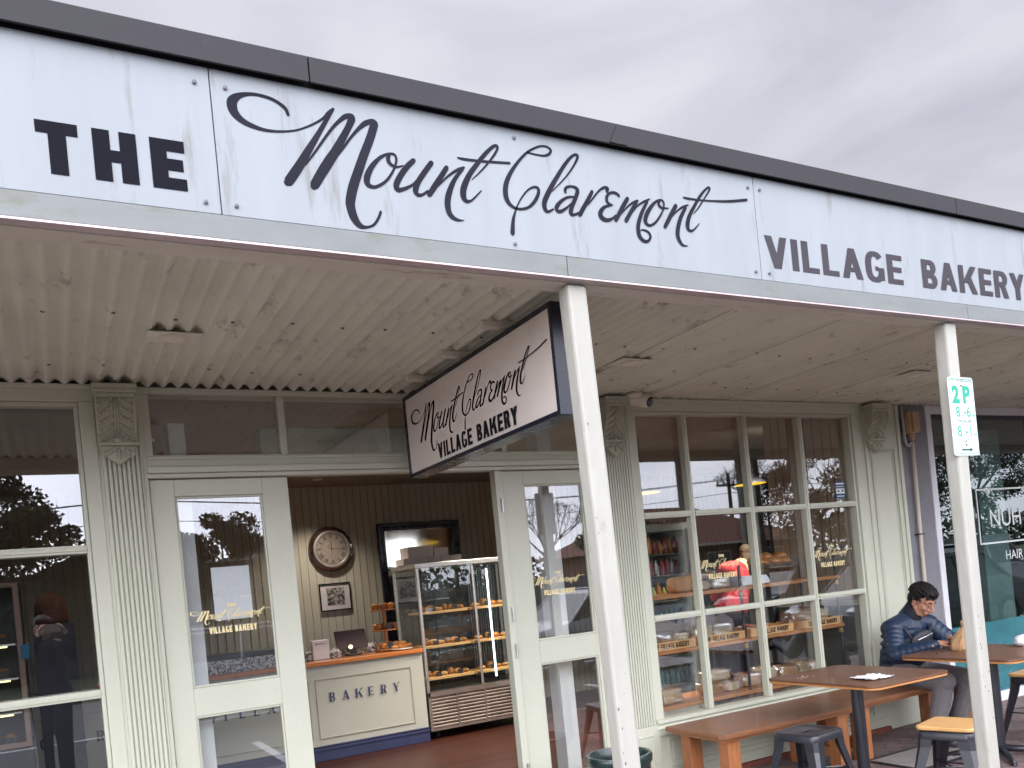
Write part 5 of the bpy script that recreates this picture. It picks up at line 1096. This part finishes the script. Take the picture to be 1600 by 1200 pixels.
def head(mb,Hc,F,k=1.0,U=V3(0,0,1)):
    f,r,u=basis(F,U); rm=Matrix((f,r,u)).transposed()
    P=lambda a,b,c: Hc+f*a*k+r*b*k+u*c*k
    E=lambda c,rad: mb.ell(P(*c),[x*k for x in rad],rm,16,12)
    E((-.012,0,.030),(.096,.077,.086)); E((.022,0,-.030),(.066,.062,.080)); E((.046,0,-.093),(.030,.034,.026)); E((.03,0,-.075),(.045,.048,.032))
    for s in (-1,1):
        E((.056,s*.036,-.028),(.026,.024,.026)); mb.cap(P(.084,s*.012,.020),.009*k,P(.072,s*.047,.016),.009*k,8)
        E((.074,s*.031,-.001),(.012,.016,.009)); E((-.006,s*.078,-.014),(.019,.008,.032)); E((.0,s*.082,.004),(.012,.006,.012)); E((.094,s*.012,-.042),(.011,.009,.008))
        mb.cap(P(.0,s*.055,-.05),.018*k,P(.035,s*.035,-.09),.02*k,8)
    mb.cap(P(.088,0,.010),.008*k,P(.108,0,-.034),.0125*k,8); E((.104,0,-.038),(.012,.012,.010))
    E((.086,0,-.064),(.010,.022,.0055)); E((.083,0,-.075),(.011,.018,.006)); E((.075,0,-.069),(.018,.030,.02))
    return P,rm
def facebits(par,P,rm,k=1.0,asleep=True):
    b=MB()
    for s in (-1,1): b.tube([P(.0865,s*.019,-.006),P(.089,s*.031,-.0085),P(.083,s*.045,-.0065)],[.0012,.0022,.0012],6)
    b.build('eyelashes',M['hair'],par)
    b=MB()
    for s in (-1,1): b.tube([P(.0925,s*.014,.022),P(.089,s*.032,.028),P(.076,s*.050,.022)],[.003,.0042,.002],6)
    b.build('eyebrows',M['hair'],par)
    b=MB().tube([P(.090,-.020,-.0695),P(.0965,0,-.0690),P(.090,.020,-.0695)],[.0008,.0016,.0008],6); b.build('lip_line',mat('lip',(.22,.08,.06),.5),par)
# ---- seated man
T=thing('seated_man','black haired man in navy puffer jacket seated on the bench, looking down at a phone','person',(5.82,-.45,.02)); T.name='person'
F=V3(-.02,-.86,-.50); Hc=V3(5.835,-.505,1.105)
b=MB(); P,rm=head(b,Hc,F,1.03)
nb=V3(5.815,-.40,.965); b.cap(P(-.03,0,-.06),.055,nb,.062); b.cap(nb,.07,V3(5.80,-.34,.75),.12); b.cap(V3(5.80,-.34,.75),.12,V3(5.79,-.27,.54),.13)
shR,elR,wrR=V3(5.64,-.37,.905),V3(5.525,-.46,.715),V3(5.61,-.735,.785)
shL,elL,wrL=V3(5.985,-.42,.905),V3(6.07,-.60,.72),V3(5.86,-.80,.79)
for a,c_,d in ((shR,elR,wrR),(shL,elL,wrL)):
    b.cap(nb,.05,a,.05); b.cap(a,.05,c_,.042); b.cap(c_,.040,d,.026)
kR,aR,kL,aL=V3(5.60,-.78,.515),V3(5.635,-.66,.10),V3(5.88,-.80,.505),V3(5.92,-.63,.10)
for h_,kk,aa in ((V3(5.71,-.30,.53),kR,aR),(V3(5.89,-.30,.53),kL,aL)): b.cap(h_,.085,kk,.058); b.cap(kk,.055,aa,.035); b.cap(aa,.035,aa+V3(0,-.12,-.04),.03)
hand(b,wrR,V3(.62,-.20,.10),V3(.25,.0,-1),-1,.55,1.05)
hand(b,wrL,V3(-.80,-.02,-.02),V3(.0,.25,1),-1,.75,1.05)
body=b.build('body',M['skin'],T,remesh=.0042,smo=3)
facebits(body,P,rm)
# hair
b=MB(); rr=random.Random(3)
E=lambda c,rad: b.ell(P(*c),rad,rm,14,10)
E((-.022,0,.050),(.100,.086,.080)); E((-.05,0,.0),(.066,.076,.075)); E((.035,0,.085),(.060,.066,.036))
for i in range(260):
    a=rr.uniform(0,6.28); e_=rr.uniform(-.15,1.45); dd=V3(math.cos(a)*math.cos(e_),math.sin(a)*math.cos(e_),math.sin(e_))
    if dd.x>.45 and dd.z<.50: continue
    if dd.z<.12 and dd.x>-.15: continue
    q=(-.02+dd.x*.098,dd.y*.084,.045+dd.z*.084); tip=(q[0]+.030+rr.uniform(-.003,.004),q[1]*1.05+rr.uniform(-.003,.003),q[2]+dd.z*.003-.010*(1-dd.z)+rr.uniform(-.002,.002))
    b.cap(P(*q),.011,P(*tip),.006,6)
for i in range(26):
    y=-.062+.124*i/25; z0=.092-.25*y*y*8+rr.uniform(-.005,.005); b.cap(P(.060,y*.9,.098-abs(y)*.35),.012,P(.094-abs(y)*.45+rr.uniform(-.003,.006),y*1.06+rr.uniform(-.006,.006),.050+rr.uniform(-.008,.012)),.004,6)
for s in (-1,1):
    for i in range(9): b.cap(P(-.02+i*.006,s*.080,.045-i*.002),.010,P(-.012+i*.007,s*.083,.006+rr.uniform(-.008,.008)+ (.018 if i>4 else 0)),.005,6)
b.build('hair',M['hair'],body,remesh=.0035,smo=5)
# jacket: puffer with horizontal quilting
b=MB()
b.cap(P(-.045,0,-.085),.062,nb+V3(0,.01,.01),.085); b.cap(V3(5.81,-.36,.88),.135,V3(5.79,-.30,.66),.155); b.cap(V3(5.79,-.30,.66),.155,V3(5.79,-.27,.545),.15)
b.ell(V3(5.815,-.36,.86),(.195,.125,.12)); b.ell(V3(5.80,-.37,.72),(.175,.15,.15)); b.cap(V3(5.66,-.33,.90),.075,V3(5.97,-.38,.90),.075)
def sleeve(a,c_,d,n1=6,n2=6):
    for p,q,n,r0,r1 in ((a,c_,n1,.080,.068),(c_,d,n2,.066,.044)):
        for i in range(n):
            t=(i+.5)/n; ce=p+(q-p)*t; r_=r0+(r1-r0)*t; dd=(q-p).normalized().to_track_quat('Z','Y').to_matrix()
            b.ell(ce,(r_*1.05,r_*1.05,(q-p).length/n*.62),dd,18,10)
        b.cap(p,r0*.98,q,r1*.98,16)
sleeve(shR,elR,wrR+(elR-wrR).normalized()*.02); sleeve(shL,elL,wrL+(elL-wrL).normalized()*.02)
for i in range(6): b.ell(V3(5.80,-.335+.010*i,.90-.062*i),(.180,.152,.044),None,24,10)
for a in (shR,shL): b.cap(nb+V3(0,.02,-.02),.085,a+V3(0,0,-.005),.086)
for w_,e_ in ((wrR,elR),(wrL,elL)):
    d=(e_-w_).normalized(); b.cap(w_+d*.002,.037,w_+d*.055,.041)
j=b.build('jacket',M['jacket'],body,remesh=.006,smo=5)
b=MB(); b.cap(P(-.038,0,-.078),.066,nb+V3(0,-.01,.02),.078); b.build('collar',mat('knit_collar',(.008,.010,.018),.8),j,remesh=.006,smo=1)
# trousers and shoes
b=MB(); b.ell(V3(5.79,-.29,.555),(.175,.155,.095))
for h_,kk,aa in ((V3(5.71,-.31,.54),kR,aR),(V3(5.88,-.31,.54),kL,aL)):
    b.cap(h_,.098,kk,.074); b.cap(kk,.072,aa+V3(0,0,.03),.062); b.ell(kk+V3(0,-.012,.004),(.075,.075,.07))
    for t in (.25,.55,.8): ce=kk+(aa-kk)*t; b.ell(ce,(.074-.012*t,.074-.012*t,.02),None,16,8)
b.build('trousers',M['trouser'],body,remesh=.0065,smo=3)
b=MB()
for aa in (aR,aL): b.cap(aa+V3(0,.02,-.035),.042,aa+V3(0,-.13,-.045),.038); b.ell(aa+V3(0,-.05,-.062),(.045,.13,.018))
b.build('shoes',M['black'],body,remesh=.006,smo=2)
# cross-body bag, strap, zip
b=MB(); c0=V3(5.745,-.535,.815); rmb=Matrix.Rotation(R(-18),3,'Y')@Matrix.Rotation(R(-14),3,'Z')
b.ell(c0,(.105,.030,.062),rmb,20,12); b.ell(c0+V3(.01,.01,-.01),(.095,.036,.055),rmb,20,12)
bg_=b.build('chest_bag',M['bagn'],T,remesh=.006,smo=2)
tx=rmb@V3(1,0,0); tz=rmb@V3(0,0,1)
MB().tube([c0-tx*.07+tz*.018-V3(0,.034,0),c0+tz*.02-V3(0,.044,0),c0+tx*.07+tz*.016-V3(0,.034,0)],.0028,6).build('zip',M['chrome'],bg_)
b=MB(); b.tube([c0-tx*.085+tz*.03,V3(5.655,-.46,.90),V3(5.70,-.40,.985),V3(5.80,-.33,1.0)],.011,8); b.tube([c0+tx*.09+tz*.03,V3(5.90,-.50,.88),V3(5.93,-.45,.94),V3(5.90,-.38,.985)],.013,8); b.build('strap',M['bagn'],bg_,smooth=True)
b=MB(); pc=V3(5.815,-.81,.800); b.prism([(-.036,-.004),(.036,-.004),(.036,.004),(-.036,.004)],'x',-.075,.075)
rmp=Matrix.Rotation(R(8),3,'Y')@Matrix.Rotation(R(30),3,'X'); b.v=[tuple(pc+rmp@V3(*v)) for v in b.v]; tag(b.build('mobile_phone',M['phone'],None,bevel=.003),'dark mobile phone held in the seated man\'s left hand','phone')
T.location.x+=.07
# ---- photographer, seen in the shop glass
T=thing('person','person in dark coat holding up a phone, mirrored in the left window','person',(-.11,-5.02,-.12))
F=V3(.05,1,.0); Hc=V3(-.13,-5.0,1.565); b=MB(); P,rm=head(b,Hc,F,1.03)
nb=V3(-.12,-5.05,1.42); b.cap(P(-.02,0,-.07),.056,nb,.064); b.cap(nb,.08,V3(-.12,-5.06,1.0),.14)
shL,elL,wrL=V3(-.30,-5.03,1.36),V3(-.36,-4.90,1.16),V3(-.185,-4.775,1.47); shR,elR,wrR=V3(.07,-5.03,1.36),V3(.20,-4.90,1.20),V3(.075,-4.775,1.47)
for a,c_,d in ((shR,elR,wrR),(shL,elL,wrL)): b.cap(nb,.05,a,.055); b.cap(a,.052,c_,.042); b.cap(c_,.040,d,.027)
for x in (-.21,-.03): b.cap(V3(x,-5.05,.86),.09,V3(x,-5.04,.42),.06); b.cap(V3(x,-5.04,.42),.055,V3(x,-5.05,-.02),.04)
hand(b,wrL,V3(.22,.30,.70),V3(1,.1,-.1),1,.5,1.0); hand(b,wrR,V3(-.22,.30,.70),V3(-1,.1,-.1),-1,.5,1.0)
body=b.build('body',M['skin'],T,remesh=.006,smo=2); facebits(body,P,rm)
b=MB(); b.ell(P(-.02,0,.05),(.104,.090,.086),rm); b.ell(P(-.05,0,-.01),(.072,.084,.085),rm); b.ell(P(.045,0,.070),(.058,.076,.038),rm); b.build('hair',M['hair'],body,remesh=.006,smo=2)
b=MB(); b.ell(V3(-.12,-5.05,1.33),(.225,.13,.12)); b.cap(V3(-.12,-5.05,1.3),.17,V3(-.12,-5.06,.92),.185); b.ell(V3(-.12,-5.06,.88),(.215,.15,.16)); b.cap(nb,.085,nb+V3(0,0,-.05),.12)
for a,c_,d in ((shR,elR,wrR),(shL,elL,wrL)): b.cap(a,.085,c_,.07); b.cap(c_,.068,d,.046)
b.build('coat',M['coat'],body,remesh=.009,smo=2)
b=MB()
for x in (-.21,-.03): b.cap(V3(x,-5.05,.84),.105,V3(x,-5.04,.42),.082); b.cap(V3(x,-5.04,.42),.08,V3(x,-5.05,.0),.072)
b.build('trousers',M['jeans'],body,remesh=.01,smo=2)
b=MB()
for x in (-.21,-.03): b.ell(V3(x,-4.98,-.075),(.05,.15,.045))
b.build('shoes',M['black'],body,remesh=.01,smo=1)
ph=MB().box(-.125,-4.722,1.512,.030,-4.714,1.588); tag(ph.build('mobile_phone',mat('phone_pale',(.50,.45,.33),.3),None,bevel=.004),'pale backed phone held up by the person at the kerb','phone')
# ---- person in red inside the shop
T=thing('person','fair haired person in a red top leaning behind the bread shelves inside the shop','person',(6.3,2.05,.012))
F=V3(.6,.75,-.25); Hc=V3(6.71,2.14,1.60); b=MB(); P,rm=head(b,Hc,F,.92)
nb=V3(6.56,2.09,1.49); b.cap(P(-.02,0,-.07),.054,nb,.06); b.cap(nb,.09,V3(6.25,2.0,1.0),.13)
ar=((V3(6.20,1.95,1.47),V3(6.12,2.05,1.20),V3(6.32,2.25,1.12)),(V3(6.58,2.15,1.47),V3(6.72,2.30,1.22),V3(6.66,2.48,1.15)))
for a,c_,d in ar: b.cap(nb,.05,a,.05); b.cap(a,.048,c_,.04); b.cap(c_,.038,d,.026); hand(b,d,(d-c_),V3(0,0,-1),1,.5,.95)
for x in (6.2,6.36): b.cap(V3(x,2.0,.9),.085,V3(x,2.0,.45),.06); b.cap(V3(x,2.0,.45),.055,V3(x,2.0,.06),.04)
body=b.build('body',M['skin2'],T,remesh=.007,smo=2)
b=MB(); b.ell(P(-.02,0,.045),(.098,.084,.08),rm,20,14,lambda q:.08*mn.noise(q*4)); b.ell(P(-.07,0,-.03),(.045,.070,.09),rm,20,14,lambda q:.1*mn.noise(q*4)); b.build('hair',M['blond'],body,remesh=.007,smo=1)
b=MB(); b.cap(V3(6.28,2.0,1.02),.17,V3(6.38,2.04,1.36),.185); b.ell(V3(6.39,2.05,1.46),(.23,.14,.10),Matrix.Rotation(R(20),3,'Z'))
for a,c_,d in ar: b.cap(a,.07,c_,.06)
b.build('red_top',M['red'],body,remesh=.009,smo=2)
b=MB(); b.cap(V3(6.27,2.0,.95),.18,V3(6.27,2.0,.75),.17)
for x in (6.2,6.36): b.cap(V3(x,2.0,.85),.10,V3(x,2.0,.08),.06)
b.build('trousers',M['black'],body,remesh=.012,smo=2)
# ================================================================ STREET BEHIND THE CAMERA (mirrored in the glass)
def car(name,label,paint,loc,rz,h=1.45,L_=4.4,W_=1.78):
    T=thing(name,label,'car',loc,rz,'cars parked along the street'); hw=W_/2; a=L_/2
    low=[(-a,.32),(-a+.03,.62),(-a+.10,.86),(-a+.55,.96),(-.9,1.0),(.55,.98),(a-.95,.90),(a-.18,.78),(a,.60),(a,.30),(a-.05,.22),(-a+.05,.22)]
    b=MB(); n=len(low); secs=[(-hw,.90,.04),(-hw+.10,1,0),(hw-.10,1,0),(hw,.90,.04)]
    vs=[]
    for y,s_,dz in ((-hw,.0,.10),(-hw+.07,.0,.0),(-hw+.22,0,-.015),(0,0,-.03),(hw-.22,0,-.015),(hw-.07,0,.0),(hw,0,.10)):
        for x,z in low:
            zz=z-(dz if z>.5 else -dz*.3); vs.append((x*(1-abs(y)/hw*.03),y,zz))
    fs=[(j*n+k,j*n+(k+1)%n,(j+1)*n+(k+1)%n,(j+1)*n+k) for j in range(6) for k in range(n)]+[tuple(range(n))[::-1],tuple(range(6*n,7*n))]
    b.add(vs,fs); B=b.build('body',M[paint],T,world=False,smooth=True,auto=40)
    zr=h; g=[(-a+.55,.93),(-a+1.05,zr-.06),(-a+1.5,zr),(.25,zr),(.65,zr-.08),(a-1.0,.90)]
    b=MB(); vs=[]; m=len(g)
    for y in (-1,1):
        for x,z in g: vs.append((x,y*(hw-.08-(z-.9)*.32),z))
    b.add(vs,[(k,(k+1)%m,m+(k+1)%m,m+k) for k in range(m)]+[tuple(range(m))[::-1],tuple(range(m,2*m))]); b.build('glasshouse',M['carglass'],T,world=False)
    r=MB(); 
    r.box(-a+1.02,-(hw-.27),zr-.012,.32,hw-.27,zr+.012)
    for y in (-1,1):
        for (x0,z0),(x1,z1),w_ in ((g[0],g[1],.07),(g[4],g[5],.05),((-.35,.95),(-.30,zr-.02),.06),((-a+1.0,zr-.05),(.6,zr-.06),.045)):
            r.tube([(x0,y*(hw-.075-(z0-.9)*.32),z0),(x1,y*(hw-.075-(z1-.9)*.32),z1)],w_*.5,6)
    r.build('roof',M[paint],T,world=False,bevel=.01)
    for x in (-a+.80,a-.85):
        for y in (-1,1):
            w_=MB().lathe([(.20,y*(hw-.20)),(.315,y*(hw-.20)),(.325,y*(hw-.10)),(.315,y*(hw+.005)),(.22,y*(hw+.01))],(x,0,.32),28,'y').build('wheel',M['tyre'],T,world=False,smooth=True,auto=40)
            q=MB().lathe([(.215,y*(hw+.004)),(.20,y*(hw+.012)),(.05,y*(hw+.018)),(.001,y*(hw+.02))],(x,0,.32),24,'y')
            q.build('rim',M['rim'],w_,world=False)
    for y in (-1,1):
        MB().ell((a-.12,y*(hw-.25),.68),(.10,.20,.08),None,12,8).build('headlight',M['rim'],T,world=False,smooth=True)
        MB().ell((-a+.10,y*(hw-.20),.76),(.07,.16,.08),None,12,8).build('tail_lamp',M['lampr'],T,world=False,smooth=True)
        MB().ell((.62,y*(hw+.06),1.0),(.06,.09,.06),None,10,8).build('side_mirror',M[paint],T,world=False,smooth=True)
        MB().box(-a+.5,y*hw-.004,.50,a-.5,y*hw+.004,.53).build('door_trim',M['black'],T,world=False)
    return T
car('parked_car','pale grey hatchback parked across the road opposite the shop door','silver',(2.6,-8.3,-.12),0)
car('parked_car','silver hatchback parked across the road near the bare tree','silver',(8.9,-8.2,-.12),math.pi)
car('parked_car','dark charcoal car parked across the road by the brick house','cardark',(14.6,-8.2,-.12),0)
car('parked_car','charcoal car parked at the kerb beside the hair salon','cardark',(13.2,-4.9,-.12),math.pi)
car('parked_car','silver wagon parked across the road at the far right','silver',(20.5,-8.4,-.12),0,1.55,4.6)
def tree(label,x,y,h,cr,ch,n,leafm,seed,bare=False,name='tree',trunkr=.16):
    rr=random.Random(seed); T=thing(name,label,'tree',(x,y,.02),0,'trees across the road')
    t=MB(); L_=MB(); tips=[]
    zc=h-ch/2
    t.tube([(x,y,.0),(x+.1,y,h*.25),(x-.05,y+.1,h-ch*.75)],[trunkr,trunkr*.75,trunkr*.55],8)
    def br(p,d,l,r_,k):
        q=p+d*l; t.tube([p,p+d*l*.5+V3(rr.uniform(-.1,.1),rr.uniform(-.1,.1),.05)*l*.5,q],[r_,r_*.8,r_*.55],6 if k<2 else 4); tips.append(q)
        if k<(5 if bare else 3):
            for _ in range(3):
                nd=(d+V3(rr.uniform(-.7,.7),rr.uniform(-.7,.7),rr.uniform(-.2,.6))).normalized(); br(q,nd,l*rr.uniform(.6,.8),max(r_*.55,.006),k+1)
    for i in range(5):
        a=i*1.26+rr.uniform(-.3,.3); br(V3(x-.05,y+.1,h-ch*.78),V3(math.cos(a)*.75,math.sin(a)*.75,.8).normalized(),ch*.30,trunkr*.5,0)
    t.build('trunk',M['bark'],T,smooth=True)
    if not bare:
        cl=[]
        for i in range(34):
            u=V3(rr.gauss(0,1),rr.gauss(0,1),rr.gauss(0,1)).normalized()*rr.uniform(.35,1)**.5
            cl.append((V3(x+u.x*cr,y+u.y*cr,zc+u.z*ch/2),rr.uniform(.16,.34)*cr))
        vs=[];fs=[]
        for i in range(n):
            c_,r_=rr.choice(cl); d=V3(rr.gauss(0,1),rr.gauss(0,1),rr.gauss(0,1)); d=d.normalized()*r_*rr.uniform(.5,1.1)
            p=c_+V3(d.x,d.y,d.z*.7); s_=rr.uniform(.055,.115); a=V3(rr.gauss(0,1),rr.gauss(0,1),rr.gauss(0,1)).normalized(); b_=a.cross(V3(rr.gauss(0,1),rr.gauss(0,1),rr.gauss(0,1))).normalized()
            o=len(vs); vs+= [p-a*s_,p+b_*s_*.55,p+a*s_,p-b_*s_*.55]; fs.append((o,o+1,o+2,o+3))
        L_.add(vs,fs); L_.build('crown',M[leafm],T)
    return T
tree('broad dark evergreen tree across the road opposite the left window',-1.7,-24,6.3,2.4,3.2,12000,'leaf',11)
tree('dark spreading tree behind the hedge left of the shop',-6.5,-26,6.6,3.2,4.2,11000,'leaf',12)
tree('bushy green tree behind the timber pergola',5.6,-27,5.0,2.3,3.0,12000,'leaf',13)
tree('bare winter tree with fine branches across the road',18.6,-26,5.0,1.8,3.2,0,'leaf',14,True,'bare_tree',.10)
tree('rounded dense tree left of the tiled brick house',23.3,-26,3.9,2.6,3.0,12000,'leaf',15)
tree('tall bronze leaved tree right of the power pole',34.5,-25,7.2,2.7,5.0,14000,'leaf2',16)
tree('bare branching tree beside the bronze tree',31.4,-25.5,6.6,1.6,3.6,0,'leaf',17,True,'bare_tree',.10)
tree('pale eucalypt standing far right of the road',46,-24,8.0,3.4,5.2,11000,'leaf',18)
# hedge
rr=random.Random(21); vs=[];fs=[]
for i in range(22000):
    x=rr.uniform(-16,3.2); top=3.75+.5*mn.noise(V3(x*.6,0,0)); p=V3(x,-22.6+rr.uniform(-.6,.6),rr.uniform(.0,1)**.7*top); s_=.09
    a=V3(rr.gauss(0,1),rr.gauss(0,1),rr.gauss(0,1)).normalized(); b_=a.cross(V3(rr.gauss(0,1),.3,rr.gauss(0,1))).normalized(); o=len(vs); vs+=[p-a*s_,p+b_*s_*.6,p+a*s_,p-b_*s_*.6]; fs.append((o,o+1,o+2,o+3))
core=MB(); pr=[(-16,0)]+[(x*.5,3.35+.5*mn.noise(V3(x*.3,0,0))) for x in range(-32,7)]+[(3.0,0)]; core.prism(pr,'y',-22.95,-22.5); core.add(vs,fs)
tag(core.build('hedge',M['leaf'],None),'long dense dark hedge across the road opposite the left window','hedge',kind='stuff')
def house(label,x0,x1,y0,y1,he,hr,wall):
    T=thing('brick_house',label,'house',((x0+x1)/2,(y0+y1)/2,.02),0,'brick houses across the road')
    MB().box(x0,y0,.0,x1,y1,he).build('wall',M[wall],T)
    cy=(y0+y1)/2; d=(y1-y0)/2; o=.5
    MB().add([(x0-o,y0-o,he),(x1+o,y0-o,he),(x1+o,y1+o,he),(x0-o,y1+o,he),(x0+d,cy,hr),(x1-d,cy,hr)],[(0,1,5,4),(1,2,5),(2,3,4,5),(3,0,4),(3,2,1,0)]).build('roof',M['roof'],T)
    for k in range(3):
        x=x0+(x1-x0)*(k+.5)/3
        w_=MB().frame(x-.8,.95,x+.8,2.15,.07,y1,y1+.05).build('window',M['white'],T); MB().box(x-.73,y1+.005,1.02,x+.73,y1+.02,2.08).build('pane',M['carglass'],w_)
    MB().box(x0+.6,y1,.1,x0+1.5,y1+.04,2.15).build('door',M['black'],T)
    MB().box(x0-.5,y1+.5,he-.12,x1+.5,y1+.6,he).build('gutter',M['white'],T)
    return T
house('brick house with terracotta tiled hip roof left of the bronze tree',24.5,36,-36,-28,2.6,4.9,'housebr')
house('long brick house behind the bushy green tree opposite the shop door',4.0,17,-38,-30,2.5,4.4,'housebr')
house('brick house far behind the hedge on the left',-22,-8,-38,-30,2.6,4.8,'housebr')
T=thing('timber_pergola','brown timber pergola in front of the bushy green tree','pergola',(4.6,-23,.02)); b=MB()
for x in (3.4,5.9): 
    for y in (-23.8,-22.4): b.box(x,y,.02,x+.12,y+.12,2.9)
b.each('pergola_post',M['bark'],T); MB().box(3.1,-22.45,2.9,6.3,-22.37,3.1).box(3.1,-23.8,2.9,6.3,-23.72,3.1).each('beam',M['polew'],T)
b=MB()
for k in range(9): b.box(3.2+k*.37,-24.2,3.1,3.26+k*.37,-22.1,3.2)
b.each('rafters',M['polew'],T)
for x,y,h,lb in ((41.0,-38,7.6,'timber power pole with a crossarm right of the shop'),(4,-38,8.2,'timber power pole with a crossarm opposite the shop door')):
    T=thing('power_pole',lb,'pole',(x,y,0),0,'power poles across the road')
    MB().lathe([(.16,0),(.12,h)],(x,y,0),10).build('pole',M['polew'],T); MB().box(x-1.1,y-.06,h-.9,x+1.1,y+.06,h-.75).build('crossarm',M['polew'],T)
    b=MB()
    for k in (-1,-.45,.45,1): b.lathe([(.05,h-.75),(.07,h-.62),(.03,h-.5)],(x+k,y,0),8)
    b.each('insulators',M['dkmetal'],T)
for i,(z,off) in enumerate(((7.3,-.9),(7.2,.9),(6.3,0))):
    pts=[]
    for k in range(25):
        t=k/24; x=-40+130*t; sag=.9*(abs(((x-4)%37)/37-.5)**2*4-1); pts.append((x,-38+off*.3,z+sag+.0))
    tag(MB().tube(pts,.022,5).build('power_line',M['black'],None),['highest','middle','lowest'][i]+' of the black power lines strung between the poles','cable',None)
# far tree line
rr=random.Random(31); vs=[];fs=[]
for i in range(14000):
    x=rr.uniform(-90,150); top=4.2+2.2*mn.noise(V3(x*.09,2,0))+1.0*mn.noise(V3(x*.5,1,0)); p=V3(x,-62+rr.uniform(-2,2),rr.uniform(.0,1)*top); s_=.38
    a=V3(rr.gauss(0,1),rr.gauss(0,1),rr.gauss(0,1)).normalized(); b_=a.cross(V3(rr.gauss(0,1),.3,rr.gauss(0,1))).normalized(); o=len(vs); vs+=[p-a*s_,p+b_*s_*.6,p+a*s_,p-b_*s_*.6]; fs.append((o,o+1,o+2,o+3))
tag(MB().add(vs,fs).build('distant_trees',M['leaf'],None),'low dark line of far off trees behind the houses','trees',kind='stuff')
T=thing('garden_fence','grey corrugated metal fence in front of the houses','fence',(14,-20,.02)); b=MB(); pts=[]
for k in range(0,420): pts.append((8.5+k*.08,-20.0+.02*math.sin(k*1.57)))
vs=[(x,y,.02) for x,y in pts]+[(x,y,1.55) for x,y in pts]; n=len(pts); b.add(vs,[(k,k+1,n+k+1,n+k) for k in range(n-1)]); b.build('fence_sheet',M['tin'],T); MB().box(8.5,-20.04,1.55,42,-19.96,1.6).build('capping',M['tin'],T)
